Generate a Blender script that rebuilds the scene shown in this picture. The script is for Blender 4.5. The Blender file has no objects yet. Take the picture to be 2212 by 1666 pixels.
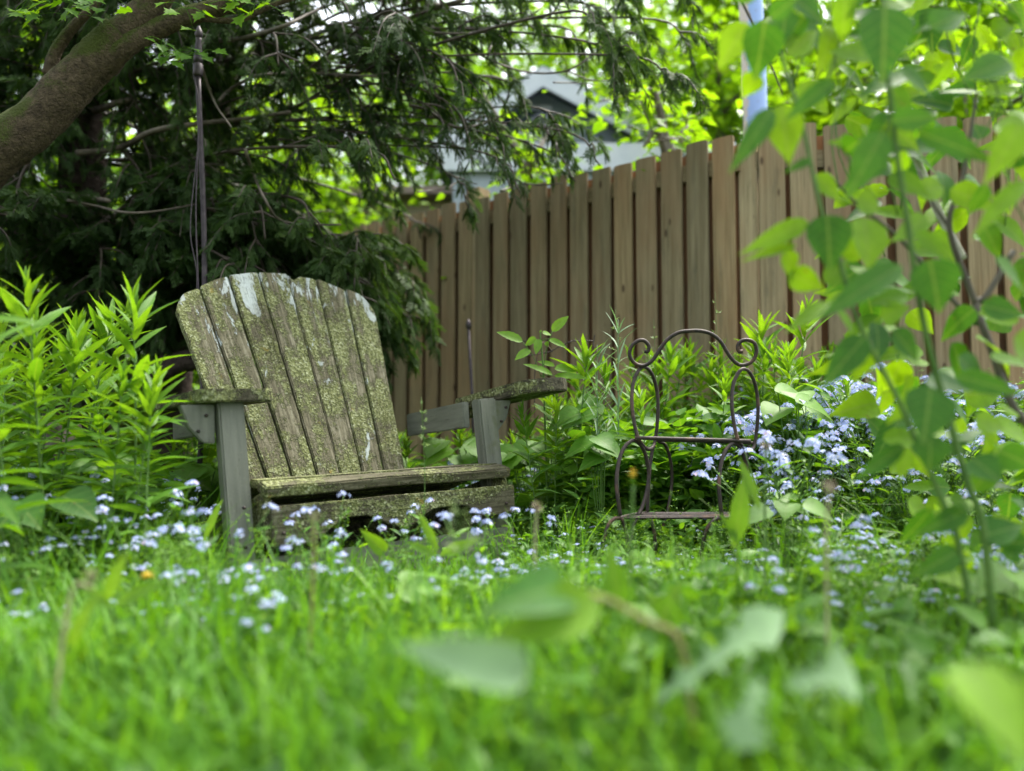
import bpy, bmesh, math, random
import numpy as np
from mathutils import Vector, Matrix, Euler
sc = bpy.context.scene
COL = sc.collection
rs = np.random.RandomState(7)
random.seed(7)
R = math.radians

# ------------------------------------------------------------------ camera
F, CX, CY, CAMH = 1700.0, 1106.0, 833.0, 0.42
PITCH = math.atan(97 / F)
cam = bpy.data.cameras.new('camera'); camo = bpy.data.objects.new('camera', cam); COL.objects.link(camo)
camo.location = (0, 0, CAMH); camo.rotation_euler = (math.pi / 2 + PITCH, 0, 0)
cam.sensor_width = 36; cam.lens = 36 * F / 2212; cam.clip_end = 500; cam.clip_start = 0.02
cam.dof.use_dof = True; cam.dof.focus_distance = 2.5; cam.dof.aperture_fstop = 1.2
sc.camera = camo

# ------------------------------------------------------------------ light
SUN_EL, SUN_AZ = R(60), R(45)      # azimuth from +Y (behind the fence) towards +X
w = bpy.data.worlds.new("World"); sc.world = w; w.use_nodes = True
nt = w.node_tree; bg = nt.nodes['Background']
sky = nt.nodes.new('ShaderNodeTexSky'); sky.sky_type = 'NISHITA'; sky.sun_disc = False
sky.sun_elevation = SUN_EL; sky.sun_rotation = SUN_AZ; sky.dust_density = 4; sky.air_density = 1.3; sky.ozone_density = 1
hs = nt.nodes.new('ShaderNodeHueSaturation'); hs.inputs['Saturation'].default_value = 0.35
nt.links.new(sky.outputs[0], hs.inputs['Color']); nt.links.new(hs.outputs[0], bg.inputs['Color'])
bg.inputs['Strength'].default_value = 0.15
sun = bpy.data.lights.new('sun', 'SUN'); suno = bpy.data.objects.new('sun', sun); COL.objects.link(suno)
sun.energy = 2.1; sun.angle = R(16); sun.color = (1, .95, .86)
sd = Vector((math.sin(SUN_AZ) * math.cos(SUN_EL), math.cos(SUN_AZ) * math.cos(SUN_EL), math.sin(SUN_EL)))
suno.rotation_euler = sd.to_track_quat('Z', 'Y').to_euler()
sc.view_settings.view_transform = 'Standard'; sc.view_settings.look = 'None'
sc.view_settings.exposure = 1.93; sc.view_settings.gamma = 1
sc.cycles.max_bounces = 6; sc.cycles.transparent_max_bounces = 4; sc.cycles.transmission_bounces = 4
sc.cycles.diffuse_bounces = 4; sc.cycles.glossy_bounces = 2
sc.cycles.use_denoising = True

# ------------------------------------------------------------------ helpers
def V3(px, py, d):
    """world point seen at photograph pixel (2212 wide) at a distance d"""
    x = (px - CX) / F * d; u = (CY - py) / F * d
    return np.array([x, d * math.cos(PITCH) - u * math.sin(PITCH), CAMH + d * math.sin(PITCH) + u * math.cos(PITCH)])

def sstep(a, b, v):
    t = np.clip((v - a) / (b - a), 0, 1); return t * t * (3 - 2 * t)

def gz(x, y):
    """ground height"""
    x = np.asarray(x, float); y = np.asarray(y, float)
    z = 0.22 * sstep(.3, 1.7, x) * sstep(1.7, 3.0, y) + .05 * sstep(.6, 2.2, y) * sstep(-.3, -1.6, x)
    z = z - .03 * sstep(1.3, .5, y)
    z = z + .012 * np.sin(x * 3.1 + y * 1.7) + .01 * np.sin(x * 7.3 - y * 5.1)
    return z

def tag(o, label=None, cat=None, group=None, kind=None):
    if label: o['label'] = label
    if cat: o['category'] = cat
    if group: o['group'] = group
    if kind: o['kind'] = kind
    return o

def empty(name, loc=(0, 0, 0), label=None, cat=None, group=None, rot=(0, 0, 0)):
    o = bpy.data.objects.new(name, None); COL.objects.link(o); o.empty_display_size = .05
    o.location = loc; o.rotation_euler = rot
    return tag(o, label, cat, group)

def link(name, me, parent=None, mat=None):
    o = bpy.data.objects.new(name, me); COL.objects.link(o)
    if mat is not None:
        me.materials.clear()
        for m in (mat if isinstance(mat, (list, tuple)) else [mat]): me.materials.append(m)
    if parent: o.parent = parent
    return o

def copy_tree(o, parent=None):
    c = o.copy(); COL.objects.link(c)
    if parent: c.parent = parent
    for ch in list(o.children): copy_tree(ch, c)
    return c

class MB:
    """collects vertices and faces, then builds ONE mesh"""
    def __init__(s):
        s.v = []; s.n = 0; s.f = []; s.r = []; s.mi = []; s.u = []
    def add(s, verts, faces, rnd=.5, mi=0):
        verts = np.asarray(verts, float).reshape(-1, 3)
        faces = [np.asarray(f, int) for f in faces] if not isinstance(faces, np.ndarray) else faces
        if isinstance(faces, np.ndarray):
            s.f.append(faces + s.n); s.mi.append(np.full(len(faces), mi))
        else:
            for f in faces:
                s.f.append(f.reshape(1, -1) + s.n); s.mi.append(np.full(1, mi))
        s.v.append(verts)
        s.r.append(np.broadcast_to(np.asarray(rnd, float), (len(verts),)).copy()); s.u.append(np.tile([9., 0, 0], (len(verts), 1)))
        s.n += len(verts)
    def tube(s, pts, rad, k=6, rnd=.5, mi=0, jit=0):
        pts = np.asarray(pts, float); m = len(pts)
        rad = np.broadcast_to(np.asarray(rad, float), (m,))
        tan = np.gradient(pts, axis=0); tan /= np.linalg.norm(tan, axis=1)[:, None] + 1e-9
        up = np.array([0, 0, 1.0]) if abs(tan[0][2]) < .8 else np.array([0, 1.0, 0])
        vs = []
        a = np.arange(k) / k * 2 * math.pi
        u = np.cross(tan[0], up); u /= np.linalg.norm(u)
        for i in range(m):
            u = u - tan[i] * np.dot(u, tan[i]); u /= np.linalg.norm(u) + 1e-9
            v = np.cross(tan[i], u)
            rr = rad[i] * (1 + (jit * rs.randn(k) if jit else 0))
            vs.append(pts[i] + (np.cos(a) * rr)[:, None] * u + (np.sin(a) * rr)[:, None] * v)
        vs = np.concatenate(vs)
        i, j = np.meshgrid(np.arange(m - 1), np.arange(k), indexing='ij')
        i = i.ravel(); j = j.ravel(); j2 = (j + 1) % k
        q = np.stack([i * k + j, i * k + j2, (i + 1) * k + j2, (i + 1) * k + j], 1)
        s.add(vs, q, rnd, mi)
        n0 = s.n - len(vs)
        s.f.append((np.arange(k)[::-1] + n0).reshape(1, -1)); s.mi.append(np.full(1, mi))
        s.f.append((np.arange(k) + n0 + (m - 1) * k).reshape(1, -1)); s.mi.append(np.full(1, mi))
    def leaves(s, T, pos, dr, L, W, up=None, droop=.15, fold=.25, roll=.3, rnd=None, mi=0):
        """T = (verts(n,3) x width, y length 0..1, z), quads; one copy per row of pos"""
        tv, tf = T
        pos = np.asarray(pos, float).reshape(-1, 3); k = len(pos)
        if k == 0: return
        dr = np.asarray(dr, float).reshape(-1, 3); dr = dr / (np.linalg.norm(dr, axis=1)[:, None] + 1e-9)
        L = np.broadcast_to(np.asarray(L, float), (k,)); W = np.broadcast_to(np.asarray(W, float), (k,))
        droop = np.broadcast_to(np.asarray(droop, float), (k,)); fold = np.broadcast_to(np.asarray(fold, float), (k,))
        up = np.array([0, 0, 1.0]) if up is None else np.asarray(up, float)
        up = np.broadcast_to(up, (k, 3)) + rs.randn(k, 3) * .02
        rt = np.cross(dr, up); rt /= np.linalg.norm(rt, axis=1)[:, None] + 1e-9
        nm = np.cross(rt, dr)
        ro = rs.randn(k) * roll; c = np.cos(ro)[:, None]; sn = np.sin(ro)[:, None]
        rt, nm = rt * c + nm * sn, nm * c - rt * sn
        x = tv[None, :, 0] * W[:, None]; y = tv[None, :, 1] * L[:, None]
        z = tv[None, :, 2] * L[:, None] - droop[:, None] * tv[None, :, 1] ** 2 * L[:, None] + np.abs(x) * fold[:, None]
        P = pos[:, None, :] + x[..., None] * rt[:, None, :] + y[..., None] * dr[:, None, :] + z[..., None] * nm[:, None, :]
        n = len(tv)
        if rnd is None: rnd = rs.rand(k)
        rnd = np.broadcast_to(np.asarray(rnd, float), (k,))
        off = (np.arange(k) * n)
        V = P.reshape(-1, 3)
        s.v.append(V); s.r.append(np.repeat(rnd, n)); s.u.append(np.tile(np.stack([np.abs(tv[:, 0]), tv[:, 1], tv[:, 1] * 0], 1), (k, 1)))
        for fa in tf:
            q = (fa[None, :, :] + off[:, None, None]).reshape(-1, fa.shape[1]) + s.n
            s.f.append(q); s.mi.append(np.full(len(q), mi))
        s.n += len(V)
    def mesh(s, name, smooth=True):
        me = bpy.data.meshes.new(name)
        V = np.concatenate(s.v); me.vertices.add(len(V)); me.vertices.foreach_set('co', V.astype(np.float32).ravel())
        loops = np.concatenate([q.ravel() for q in s.f]); tot = np.concatenate([np.full(len(q), q.shape[1]) for q in s.f])
        me.loops.add(len(loops)); me.loops.foreach_set('vertex_index', loops.astype(np.int32))
        me.polygons.add(len(tot)); st = np.concatenate([[0], np.cumsum(tot)[:-1]])
        me.polygons.foreach_set('loop_start', st.astype(np.int32))
        mi = np.concatenate(s.mi)
        me.update(calc_edges=True)
        if mi.max() > 0: me.polygons.foreach_set('material_index', mi.astype(np.int32))
        at = me.attributes.new('rnd', 'FLOAT', 'POINT'); at.data.foreach_set('value', np.concatenate(s.r).astype(np.float32))
        au = me.attributes.new('blade', 'FLOAT_VECTOR', 'POINT'); au.data.foreach_set('vector', np.concatenate(s.u).astype(np.float32).ravel())
        me.polygons.foreach_set('use_smooth', np.full(len(tot), smooth))
        me.update()
        return me
    def build(s, name, mat, parent=None, smooth=True):
        return link(name, s.mesh(name, smooth), parent, mat)

def tpl(ts, ws, zs=None):
    v = []; 
    for i, (t, w_) in enumerate(zip(ts, ws)):
        z = 0 if zs is None else zs[i]
        v += [(-w_, t, z), (0, t, z), (w_, t, z)]
    n = len(ts); q = []
    for i in range(n - 1):
        a = i * 3; q += [(a, a + 1, a + 4, a + 3), (a + 1, a + 2, a + 5, a + 4)]
    return np.array(v, float), [np.array(q)]
LANCE = tpl([0, .12, .35, .6, .82, 1], [.12, .5, 1, .9, .5, .03])
BLADE = tpl([0, .3, .6, .85, 1], [.7, 1, .85, .5, .05])
OVATE = tpl([0, .06, .2, .4, .62, .82, 1], [.06, .55, .95, 1, .72, .32, .02])
HEART = tpl([-.08, 0, .1, .28, .5, .72, .88, 1], [.35, .8, .98, 1, .82, .5, .2, .02])
ROUND = tpl([-.1, .05, .25, .5, .75, .93, 1], [.45, .85, 1.05, 1.08, .85, .4, .1])
SERR = tpl([0, .08, .14, .24, .3, .42, .48, .6, .65, .78, .82, .92, 1], [.05, .6, .72, .95, .88, 1.02, .9, .9, .74, .6, .44, .25, .02])
LOBED = tpl([0, .12, .2, .24, .36, .4, .42, .54, .6, .62, .75, .88, 1], [.18, .16, .6, .22, .2, .85, .3, .28, 1, .35, 1.05, .7, .03])
SMALL = tpl([0, .35, .75, 1], [.15, 1, .7, .05])
def star(n=5, r0=.25):
    v = []; f = []
    for i in range(n):
        a = 2 * math.pi * i / n; b = math.pi / n * .8
        c = len(v)
        v += [(0, 0, 0), (math.cos(a - b) * .72, math.sin(a - b) * .72, .1), (math.cos(a) * 1, math.sin(a) * 1, .05), (math.cos(a + b) * .72, math.sin(a + b) * .72, .1)]
        f.append((c, c + 1, c + 2, c + 3))
    return np.array(v, float), [np.array(f)]
STAR = star()
# maple-like leaf for the trees
def palm():
    pts = [(0, 0), (.35, .02), (.75, .12), (.45, .28), (.95, .5), (.5, .55), (.42, .72), (.2, .7), (0, 1)]
    v = [(0, .25, 0)] + [(x, y, 0) for x, y in pts] + [(-x, y, 0) for x, y in pts[-2:0:-1]]
    n = len(v); f = [(0, i, i + 1) for i in range(1, n - 1)] + [(0, n - 1, 1)]
    return np.array(v, float), [np.array(f)]
PALM = palm()

def bez(p, n=12):
    """smooth curve through the control points (Catmull-Rom)"""
    p = np.asarray(p, float)
    if len(p) == 2: return p[0] + (p[1] - p[0]) * np.linspace(0, 1, n)[:, None]
    P = np.vstack([2 * p[0] - p[1], p, 2 * p[-1] - p[-2]]); out = []
    m = len(p) - 1; per = max(2, n // m)
    for i in range(m):
        a, b, c, d = P[i:i + 4]
        for t in np.arange(per) / per:
            out.append(.5 * ((2 * b) + (c - a) * t + (2 * a - 5 * b + 4 * c - d) * t * t + (3 * b - a - 3 * c + d) * t ** 3))
    out.append(p[-1]); return np.array(out)

# ------------------------------------------------------------------ materials
class NT:
    def __init__(s, name):
        s.m = bpy.data.materials.new(name); s.m.use_nodes = True; s.t = s.m.node_tree
        s.p = s.t.nodes['Principled BSDF']; s.out = s.t.nodes['Material Output']
    def n(s, ty, **kw):
        nd = s.t.nodes.new('ShaderNode' + ty)
        for k, v in kw.items():
            if k in nd.inputs: nd.inputs[k].default_value = v
            else: setattr(nd, k, v)
        return nd
    def l(s, a, b): s.t.links.new(a, b)
    def ramp(s, fac, stops, interp='LINEAR'):
        r = s.n('ValToRGB'); e = r.color_ramp.elements; r.color_ramp.interpolation = interp
        while len(e) < len(stops): e.new(.5)
        for i, (p, c) in enumerate(stops):
            e[i].position = p; e[i].color = (*c, 1) if len(c) == 3 else (c[0],) * 3 + (1,)
        s.l(fac, r.inputs[0]); return r.outputs[0]
    def mix(s, fac, a, b, mode='MIX'):
        m = s.n('MixRGB', blend_type=mode)
        for sk, v in ((0, fac), (1, a), (2, b)):
            if hasattr(v, 'is_output'): s.l(v, m.inputs[sk])
            else: m.inputs[sk].default_value = v if sk == 0 else (*v, 1)
        return m.outputs[0]
    def math(s, op, a, b=0.0):
        m = s.n('Math', operation=op)
        for i, v in enumerate((a, b)):
            if hasattr(v, 'is_output'): s.l(v, m.inputs[i])
            else: m.inputs[i].default_value = v
        return m.outputs[0]
    def coords(s, scale=(1, 1, 1), rand=True):
        tc = s.n('TexCoord'); mp = s.n('Mapping'); mp.inputs['Scale'].default_value = scale
        v = tc.outputs['Object']
        if rand:
            oi = s.n('ObjectInfo'); ad = s.n('VectorMath', operation='ADD'); mu = s.n('VectorMath', operation='SCALE')
            cb = s.n('CombineXYZ'); 
            for i in range(3): s.l(oi.outputs['Random'], cb.inputs[i])
            mu.inputs['Scale'].default_value = 17.0
            s.l(cb.outputs[0], mu.inputs[0]); s.l(v, ad.inputs[0]); s.l(mu.outputs[0], ad.inputs[1]); v = ad.outputs[0]
        s.l(v, mp.inputs['Vector']); return mp.outputs[0]
    def noise(s, vec, scale, detail=4, rough=.6, dist=0):
        n_ = s.n('TexNoise', Scale=scale, Detail=detail, Roughness=rough, Distortion=dist); s.l(vec, n_.inputs['Vector']); return n_.outputs[0]
    def bump(s, h, strength=.5, dist=.002):
        b = s.n('Bump', Strength=strength, Distance=dist); s.l(h, b.inputs['Height']); s.l(b.outputs[0], s.p.inputs['Normal']); return b

def leaf_mat(name, stops, trans=.48, tcol=(1.55, 1.35, .3), rough=.5, spec=.28, vein=0):
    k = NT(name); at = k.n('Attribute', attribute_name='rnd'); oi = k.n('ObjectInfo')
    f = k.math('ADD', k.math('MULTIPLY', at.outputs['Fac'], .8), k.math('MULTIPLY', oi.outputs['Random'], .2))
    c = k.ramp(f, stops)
    vec = k.coords((1, 1, 1), True)
    nz = k.noise(vec, 45, 3)
    c = k.mix(.35, c, k.ramp(nz, [(.3, (.55, .55, .5)), (.7, (1.35, 1.3, 1.15))]), 'MULTIPLY')
    ab = k.n('Attribute', attribute_name='blade'); sb = k.n('SeparateXYZ'); k.l(ab.outputs['Vector'], sb.inputs[0])
    if vein:
        mid = k.ramp(sb.outputs[0], [(.03, (1,)), (.09, (0,))])
        w_ = k.math('SINE', k.math('SUBTRACT', k.math('MULTIPLY', sb.outputs[1], vein), k.math('MULTIPLY', sb.outputs[0], vein * .32)))
        side = k.ramp(w_, [(.86, (0,)), (1, (.55,))])
        vm = k.math('MAXIMUM', mid, side)
        c = k.mix(k.math('MULTIPLY', vm, .45), c, (.20, .30, .08))
        spot = k.ramp(k.noise(vec, 28, 3, .7), [(.68, (0,)), (.72, (.7,))]); c = k.mix(spot, c, (.13, .10, .03))
    k.l(c, k.p.inputs['Base Color']); k.p.inputs['Roughness'].default_value = rough; k.p.inputs['Specular IOR Level'].default_value = spec
    tr = k.n('BsdfTranslucent'); k.l(k.mix(1, c, tcol, 'MULTIPLY'), tr.inputs['Color'])
    mx = k.n('MixShader'); mx.inputs[0].default_value = trans
    k.l(k.p.outputs[0], mx.inputs[1]); k.l(tr.outputs[0], mx.inputs[2]); k.l(mx.outputs[0], k.out.inputs['Surface'])
    k.bump(nz, .25, .002)
    return k.m

M = {}
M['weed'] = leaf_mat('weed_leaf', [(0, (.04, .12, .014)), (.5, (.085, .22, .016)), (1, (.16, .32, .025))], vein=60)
M['grass'] = leaf_mat('grass_blade', [(0, (.04, .12, .012)), (.6, (.09, .25, .02)), (.93, (.16, .33, .04)), (1, (.32, .30, .12))])
M['cover'] = leaf_mat('ground_cover_leaf', [(0, (.03, .10, .015)), (.6, (.075, .21, .02)), (.9, (.14, .31, .03)), (1, (.2, .33, .13))], vein=30)
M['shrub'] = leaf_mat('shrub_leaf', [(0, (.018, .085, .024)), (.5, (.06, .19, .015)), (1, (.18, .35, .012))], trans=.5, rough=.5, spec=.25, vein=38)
M['pale'] = leaf_mat('pale_leaf', [(0, (.12, .23, .09)), (1, (.22, .35, .18))], trans=.25, tcol=(1, 1.1, .6))
M['tree'] = leaf_mat('tree_leaf', [(0, (.05, .14, .012)), (.5, (.10, .24, .015)), (1, (.20, .38, .02))], trans=.55, rough=.5)
M['cedar'] = leaf_mat('cedar_spray', [(0, (.026, .062, .016)), (.6, (.060, .12, .03)), (1, (.13, .21, .05))], trans=.4, tcol=(1.2, 1.3, .4), rough=.6, spec=.25)
M['silver'] = leaf_mat('silver_grass', [(0, (.12, .22, .12)), (1, (.25, .38, .22))], trans=.3, tcol=(1, 1.1, .6))
M['seed'] = leaf_mat('grass_seed', [(0, (.16, .24, .09)), (1, (.34, .42, .2))], trans=.35, tcol=(1, 1.1, .7))
def flat(name, c1, c2, rough=.6, sc_=30, spec=.3, stretch=(1, 1, 1), bump=.3, metal=0):
    k = NT(name); vec = k.coords(stretch); nz = k.noise(vec, sc_, 5)
    k.l(k.ramp(nz, [(.3, c1), (.7, c2)]), k.p.inputs['Base Color']); k.p.inputs['Roughness'].default_value = rough
    k.p.inputs['Specular IOR Level'].default_value = spec; k.p.inputs['Metallic'].default_value = metal
    k.bump(nz, bump, .003); return k.m
M['stem'] = flat('green_stem', (.05, .12, .02), (.11, .2, .04))
M['stem_red'] = flat('reddish_stem', (.14, .13, .04), (.25, .2, .09))
M['stem_dry'] = flat('dry_stem', (.2, .2, .09), (.38, .36, .2))
M['twig'] = flat('twig_bark', (.05, .045, .03), (.14, .12, .09), stretch=(1, 1, .3))
M['deadtwig'] = flat('pale_dead_twig', (.3, .27, .24), (.6, .55, .52), sc_=25)
M['seedhead'] = flat('seed_head', (.2, .15, .09), (.42, .36, .25), sc_=120)
M['yellow'] = leaf_mat('yellow_petal', [(0, (.5, .32, .03)), (1, (.62, .48, .08))], trans=.3, tcol=(1, 1, .6))
M['eye'] = flat('flower_eye', (.6, .5, .05), (.8, .7, .2))
k = NT('blue_petal'); at = k.n('Attribute', attribute_name='rnd')
c = k.ramp(at.outputs['Fac'], [(0, (.30, .38, .68)), (.6, (.42, .50, .78)), (.9, (.52, .54, .80)), (1, (.62, .48, .70))])
k.l(c, k.p.inputs['Base Color']); k.p.inputs['Roughness'].default_value = .6
tr = k.n('BsdfTranslucent'); k.l(c, tr.inputs['Color']); mx = k.n('MixShader'); mx.inputs[0].default_value = .35
k.l(k.p.outputs[0], mx.inputs[1]); k.l(tr.outputs[0], mx.inputs[2]); k.l(mx.outputs[0], k.out.inputs['Surface'])
M['petal'] = k.m

def lichen_wood(name, lichen=.5, paint=.3, dark=1.0, topfade=False, red=0):
    """weathered board, long axis = local Z"""
    k = NT(name)
    vg = k.coords((1, 1, .07)); v = k.coords()
    grain = k.noise(vg, 130, 5, .65); grain2 = k.noise(vg, 40, 3, .6)
    wood = k.ramp(grain, [(.25, (.032 * dark, .029 * dark, .018 * dark)), (.5, (.115 * dark, .105 * dark, .062 * dark)), (.75, (.25 * dark, .235 * dark, .16 * dark))])
    if red: wood = k.mix(k.ramp(grain2, [(.66, (0,)), (.72, (.8,))]), wood, (.14, .05, .022))
    # greyed old paint in flaking patches
    pn = k.noise(k.coords((1, 1, .28)), 13, 7, .72, .6)
    if topfade:
        tc = k.n('TexCoord'); sx = k.n('SeparateXYZ'); k.l(tc.outputs['Object'], sx.inputs[0])
        pn = k.math('ADD', pn, k.math('MULTIPLY', k.math('MAXIMUM', k.math('SUBTRACT', sx.outputs[2], .62), 0), .26))
    th = .74 - paint * .28
    pm = k.ramp(pn, [(th - .008, (0,)), (th + .008, (1,))])
    col = k.mix(pm, wood, k.mix(k.math('MULTIPLY', grain2, .5), (.44, .49, .46), (.25, .28, .25)))
    # lichen crust: small flakes gathered in larger patches
    big = k.noise(v, 9, 4, .6); fl = k.noise(v, 130, 3, .7, 1.0)
    vo = k.n('TexVoronoi', Scale=150.0); k.l(v, vo.inputs['Vector'])
    vo2 = k.n('TexVoronoi', Scale=70.0); k.l(v, vo2.inputs['Vector'])
    amt = k.math('ADD', k.math('MULTIPLY', k.math('ADD', k.math('MULTIPLY', big, .62), k.math('MULTIPLY', k.noise(k.coords((1, 1, .09)), 28, 4, .65), .5)), 1.05), k.math('MULTIPLY', fl, .42))
    th2 = 1.0 - lichen * .395
    lm = k.ramp(amt, [(th2 - .03, (0,)), (th2 + .03, (1,))])
    lm = k.math('MULTIPLY', lm, k.math('SUBTRACT', 1.0, k.math('MULTIPLY', pm, .85)))
    lc = k.ramp(vo.outputs['Color'], [(.1, (.075, .085, .03)), (.45, (.155, .17, .06)), (.75, (.25, .27, .125)), (1, (.40, .42, .27))])
    orange = k.ramp(k.noise(v, 15, 4, .6), [(.66, (0,)), (.73, (.7,))])
    lc = k.mix(orange, lc, (.30, .21, .03))
    col = k.mix(lm, col, lc)
    dk = k.ramp(vo2.outputs['Distance'], [(.0, (.62,)), (.5, (1.1,))])
    col = k.mix(.7, col, dk, 'MULTIPLY')
    stn = k.ramp(k.noise(k.coords((1, 1, .3)), 6, 4, .6), [(.56, (0,)), (.72, (.65,))]); col = k.mix(stn, col, k.mix(1, col, (.42, .40, .34), 'MULTIPLY'))
    ck = k.ramp(k.noise(k.coords((1, 1, .035)), 55, 3, .5), [(.485, (1,)), (.5, (.12,)), (.515, (1,))])
    ckm = k.ramp(big, [(.45, (0,)), (.6, (.85,))])
    col = k.mix(ckm, col, k.mix(1, col, ck, 'MULTIPLY'))
    k.l(col, k.p.inputs['Base Color']); k.p.inputs['Roughness'].default_value = .85; k.p.inputs['Specular IOR Level'].default_value = .2
    h = k.math('ADD', k.math('MULTIPLY', lm, k.math('ADD', fl, vo.outputs['Distance'])), k.math('ADD', k.math('MULTIPLY', grain, .6), k.math('MULTIPLY', pm, .5)))
    k.bump(h, .9, .0045)
    return k.m
M['slat'] = lichen_wood('lichen_slat', .56, .40, 1.12, True)
M['seatwood'] = lichen_wood('mossy_seat_wood', .50, .05, .75, red=1)
M['armwood'] = lichen_wood('mossy_arm_wood', .52, .08, .5)
def painted(name, c1, c2, green=.3):
    k = NT(name); v = k.coords(); vg = k.coords((1, 1, .1))
    n1 = k.noise(vg, 40, 5); n2 = k.noise(v, 10, 5)
    c = k.ramp(n1, [(.3, c1), (.7, c2)])
    c = k.mix(k.ramp(n2, [(.58, (0,)), (.72, (green * 2,))]), c, (.08, .09, .03))
    c = k.mix(k.ramp(k.noise(vg, 70, 6, .75), [(.60, (0,)), (.64, (.75,))]), c, (.06, .05, .04))
    c = k.mix(k.ramp(k.noise(v, 160, 4, .7), [(.60, (0,)), (.68, (.6,))]), c, (.20, .22, .14))
    k.l(c, k.p.inputs['Base Color']); k.p.inputs['Roughness'].default_value = .65; k.bump(n1, .4, .002); return k.m
M['greypaint'] = painted('grey_green_paint', (.085, .092, .068), (.155, .162, .125), .42)

def fence_mat(name, c1, c2, knots=True):
    k = NT(name); v = k.coords(); vg = k.coords((1, 1, .045)); oi = k.n('ObjectInfo')
    n1 = k.noise(vg, 60, 5, .6); n2 = k.noise(k.coords((1, 1, .25)), 5, 4, .6)
    c = k.ramp(n1, [(.3, c1), (.7, c2)])
    c = k.mix(k.ramp(n2, [(.45, (0,)), (.7, (.55,))]), c, (.27, .16, .085))
    tone = k.ramp(oi.outputs['Random'], [(0, (.8, .81, .8)), (.5, (1, .98, .95)), (1, (1.2, 1.1, 1.0))])
    c = k.mix(1, c, tone, 'MULTIPLY')
    vo = k.n('TexVoronoi', Scale=1.0); k.l(k.coords((11, 11, 4.5)), vo.inputs['Vector'])
    kn = k.ramp(vo.outputs['Distance'], [(.06, (1,)), (.13, (0,))])
    c = k.mix(k.math('MULTIPLY', kn, .8), c, (.05, .028, .015))
    tcz = k.n('TexCoord'); sz = k.n('SeparateXYZ'); k.l(tcz.outputs['Object'], sz.inputs[0])
    st = k.ramp(k.math('ADD', k.math('MULTIPLY', sz.outputs[2], .5), k.math('MULTIPLY', k.noise(vg, 20, 4), .5)), [(1.08, (0,)), (1.2, (.55,))]) if False else k.ramp(k.noise(k.coords((1, 1, .12)), 26, 5, .7), [(.55, (0,)), (.72, (.6,))])
    c = k.mix(st, c, (.085, .085, .055))
    k.l(c, k.p.inputs['Base Color']); k.p.inputs['Roughness'].default_value = .8; k.p.inputs['Specular IOR Level'].default_value = .2
    k.bump(n1, .5, .003); return k.m
M['picket'] = fence_mat('fence_board', (.165, .132, .070), (.30, .25, .148))
M['backpicket'] = fence_mat('fence_back_board', (.13, .065, .032), (.22, .12, .06))
M['post'] = fence_mat('fence_post_wood', (.24, .21, .13), (.38, .34, .22))

def bark(name, c1, c2, moss, mossamt=.5, sc_=25):
    k = NT(name); v = k.coords(rand=False)
    n1 = k.noise(v, sc_, 8, .7, .5); n2 = k.noise(v, 5, 4, .6); n3 = k.noise(v, sc_ * 4, 5, .7)
    vo = k.n('TexVoronoi', Scale=float(sc_ * 1.6), feature='DISTANCE_TO_EDGE'); k.l(v, vo.inputs['Vector'])
    c = k.ramp(n1, [(.3, c1), (.7, c2)])
    g = k.n('NewGeometry'); sx = k.n('SeparateXYZ'); k.l(g.outputs['Normal'], sx.inputs[0])
    mf = k.math('ADD', k.math('MULTIPLY', sx.outputs[2], .22), k.math('ADD', k.math('MULTIPLY', n2, .9), k.math('MULTIPLY', n3, .35)))
    mm = k.ramp(mf, [(.83 - mossamt * .3, (0,)), (.93 - mossamt * .3, (.85,))])
    c = k.mix(mm, c, k.mix(n3, moss, tuple(x * 1.9 for x in moss)))
    k.l(c, k.p.inputs['Base Color']); k.p.inputs['Roughness'].default_value = .9; k.p.inputs['Specular IOR Level'].default_value = .15
    k.bump(k.math('ADD', n1, k.math('ADD', n3, vo.outputs['Distance'])), .9, .018); return k.m
M['bark'] = bark('mossy_bark', (.035, .027, .018), (.19, .145, .09), (.05, .07, .012), .62, 42)
M['cedarbark'] = bark('cedar_bark', (.03, .022, .018), (.09, .07, .055), (.03, .035, .015), .1, 18)
M['treebark'] = bark('tree_bark', (.06, .05, .04), (.16, .13, .10), (.04, .05, .02), .2, 12)
M['cedarlimb'] = flat('cedar_limb_bark', (.035, .028, .02), (.10, .08, .06), sc_=20)
M['branchgrey'] = flat('grey_branch', (.06, .05, .036), (.16, .135, .10), sc_=20)
# wrought iron, rusty
k = NT('rusty_iron'); v = k.coords(); n1 = k.noise(v, 60, 6, .7); n2 = k.noise(v, 14, 4)
c = k.ramp(n1, [(.3, (.014, .010, .009)), (.65, (.05, .035, .028))]); c = k.mix(k.ramp(n2, [(.55, (0,)), (.7, (.8,))]), c, (.17, .09, .055))
k.l(c, k.p.inputs['Base Color']); k.p.inputs['Roughness'].default_value = .6; k.p.inputs['Metallic'].default_value = .3; k.bump(n1, .5, .001)
M['iron'] = k.m
M['darkmetal'] = flat('dark_pole_metal', (.03, .025, .03), (.09, .075, .08), rough=.5, metal=.4)
k = NT('blue_pole_paint'); v = k.coords(); n1 = k.noise(v, 9, 6, .75); n3 = k.noise(v, 40, 5, .8)
tc = k.n('TexCoord'); sx = k.n('SeparateXYZ'); k.l(tc.outputs['Object'], sx.inputs[0])
mk = k.math('ADD', k.math('MULTIPLY', sx.outputs[0], -4.5), k.math('MULTIPLY', n1, .55))
c = k.mix(k.ramp(mk, [(.48, (0,)), (.53, (1,))]), (.30, .45, .78), (.62, .54, .48))
c = k.mix(k.ramp(n3, [(.60, (0,)), (.66, (.9,))]), c, (.22, .10, .05))
k.l(c, k.p.inputs['Base Color']); k.p.inputs['Roughness'].default_value = .6; M['bluepole'] = k.m
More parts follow.
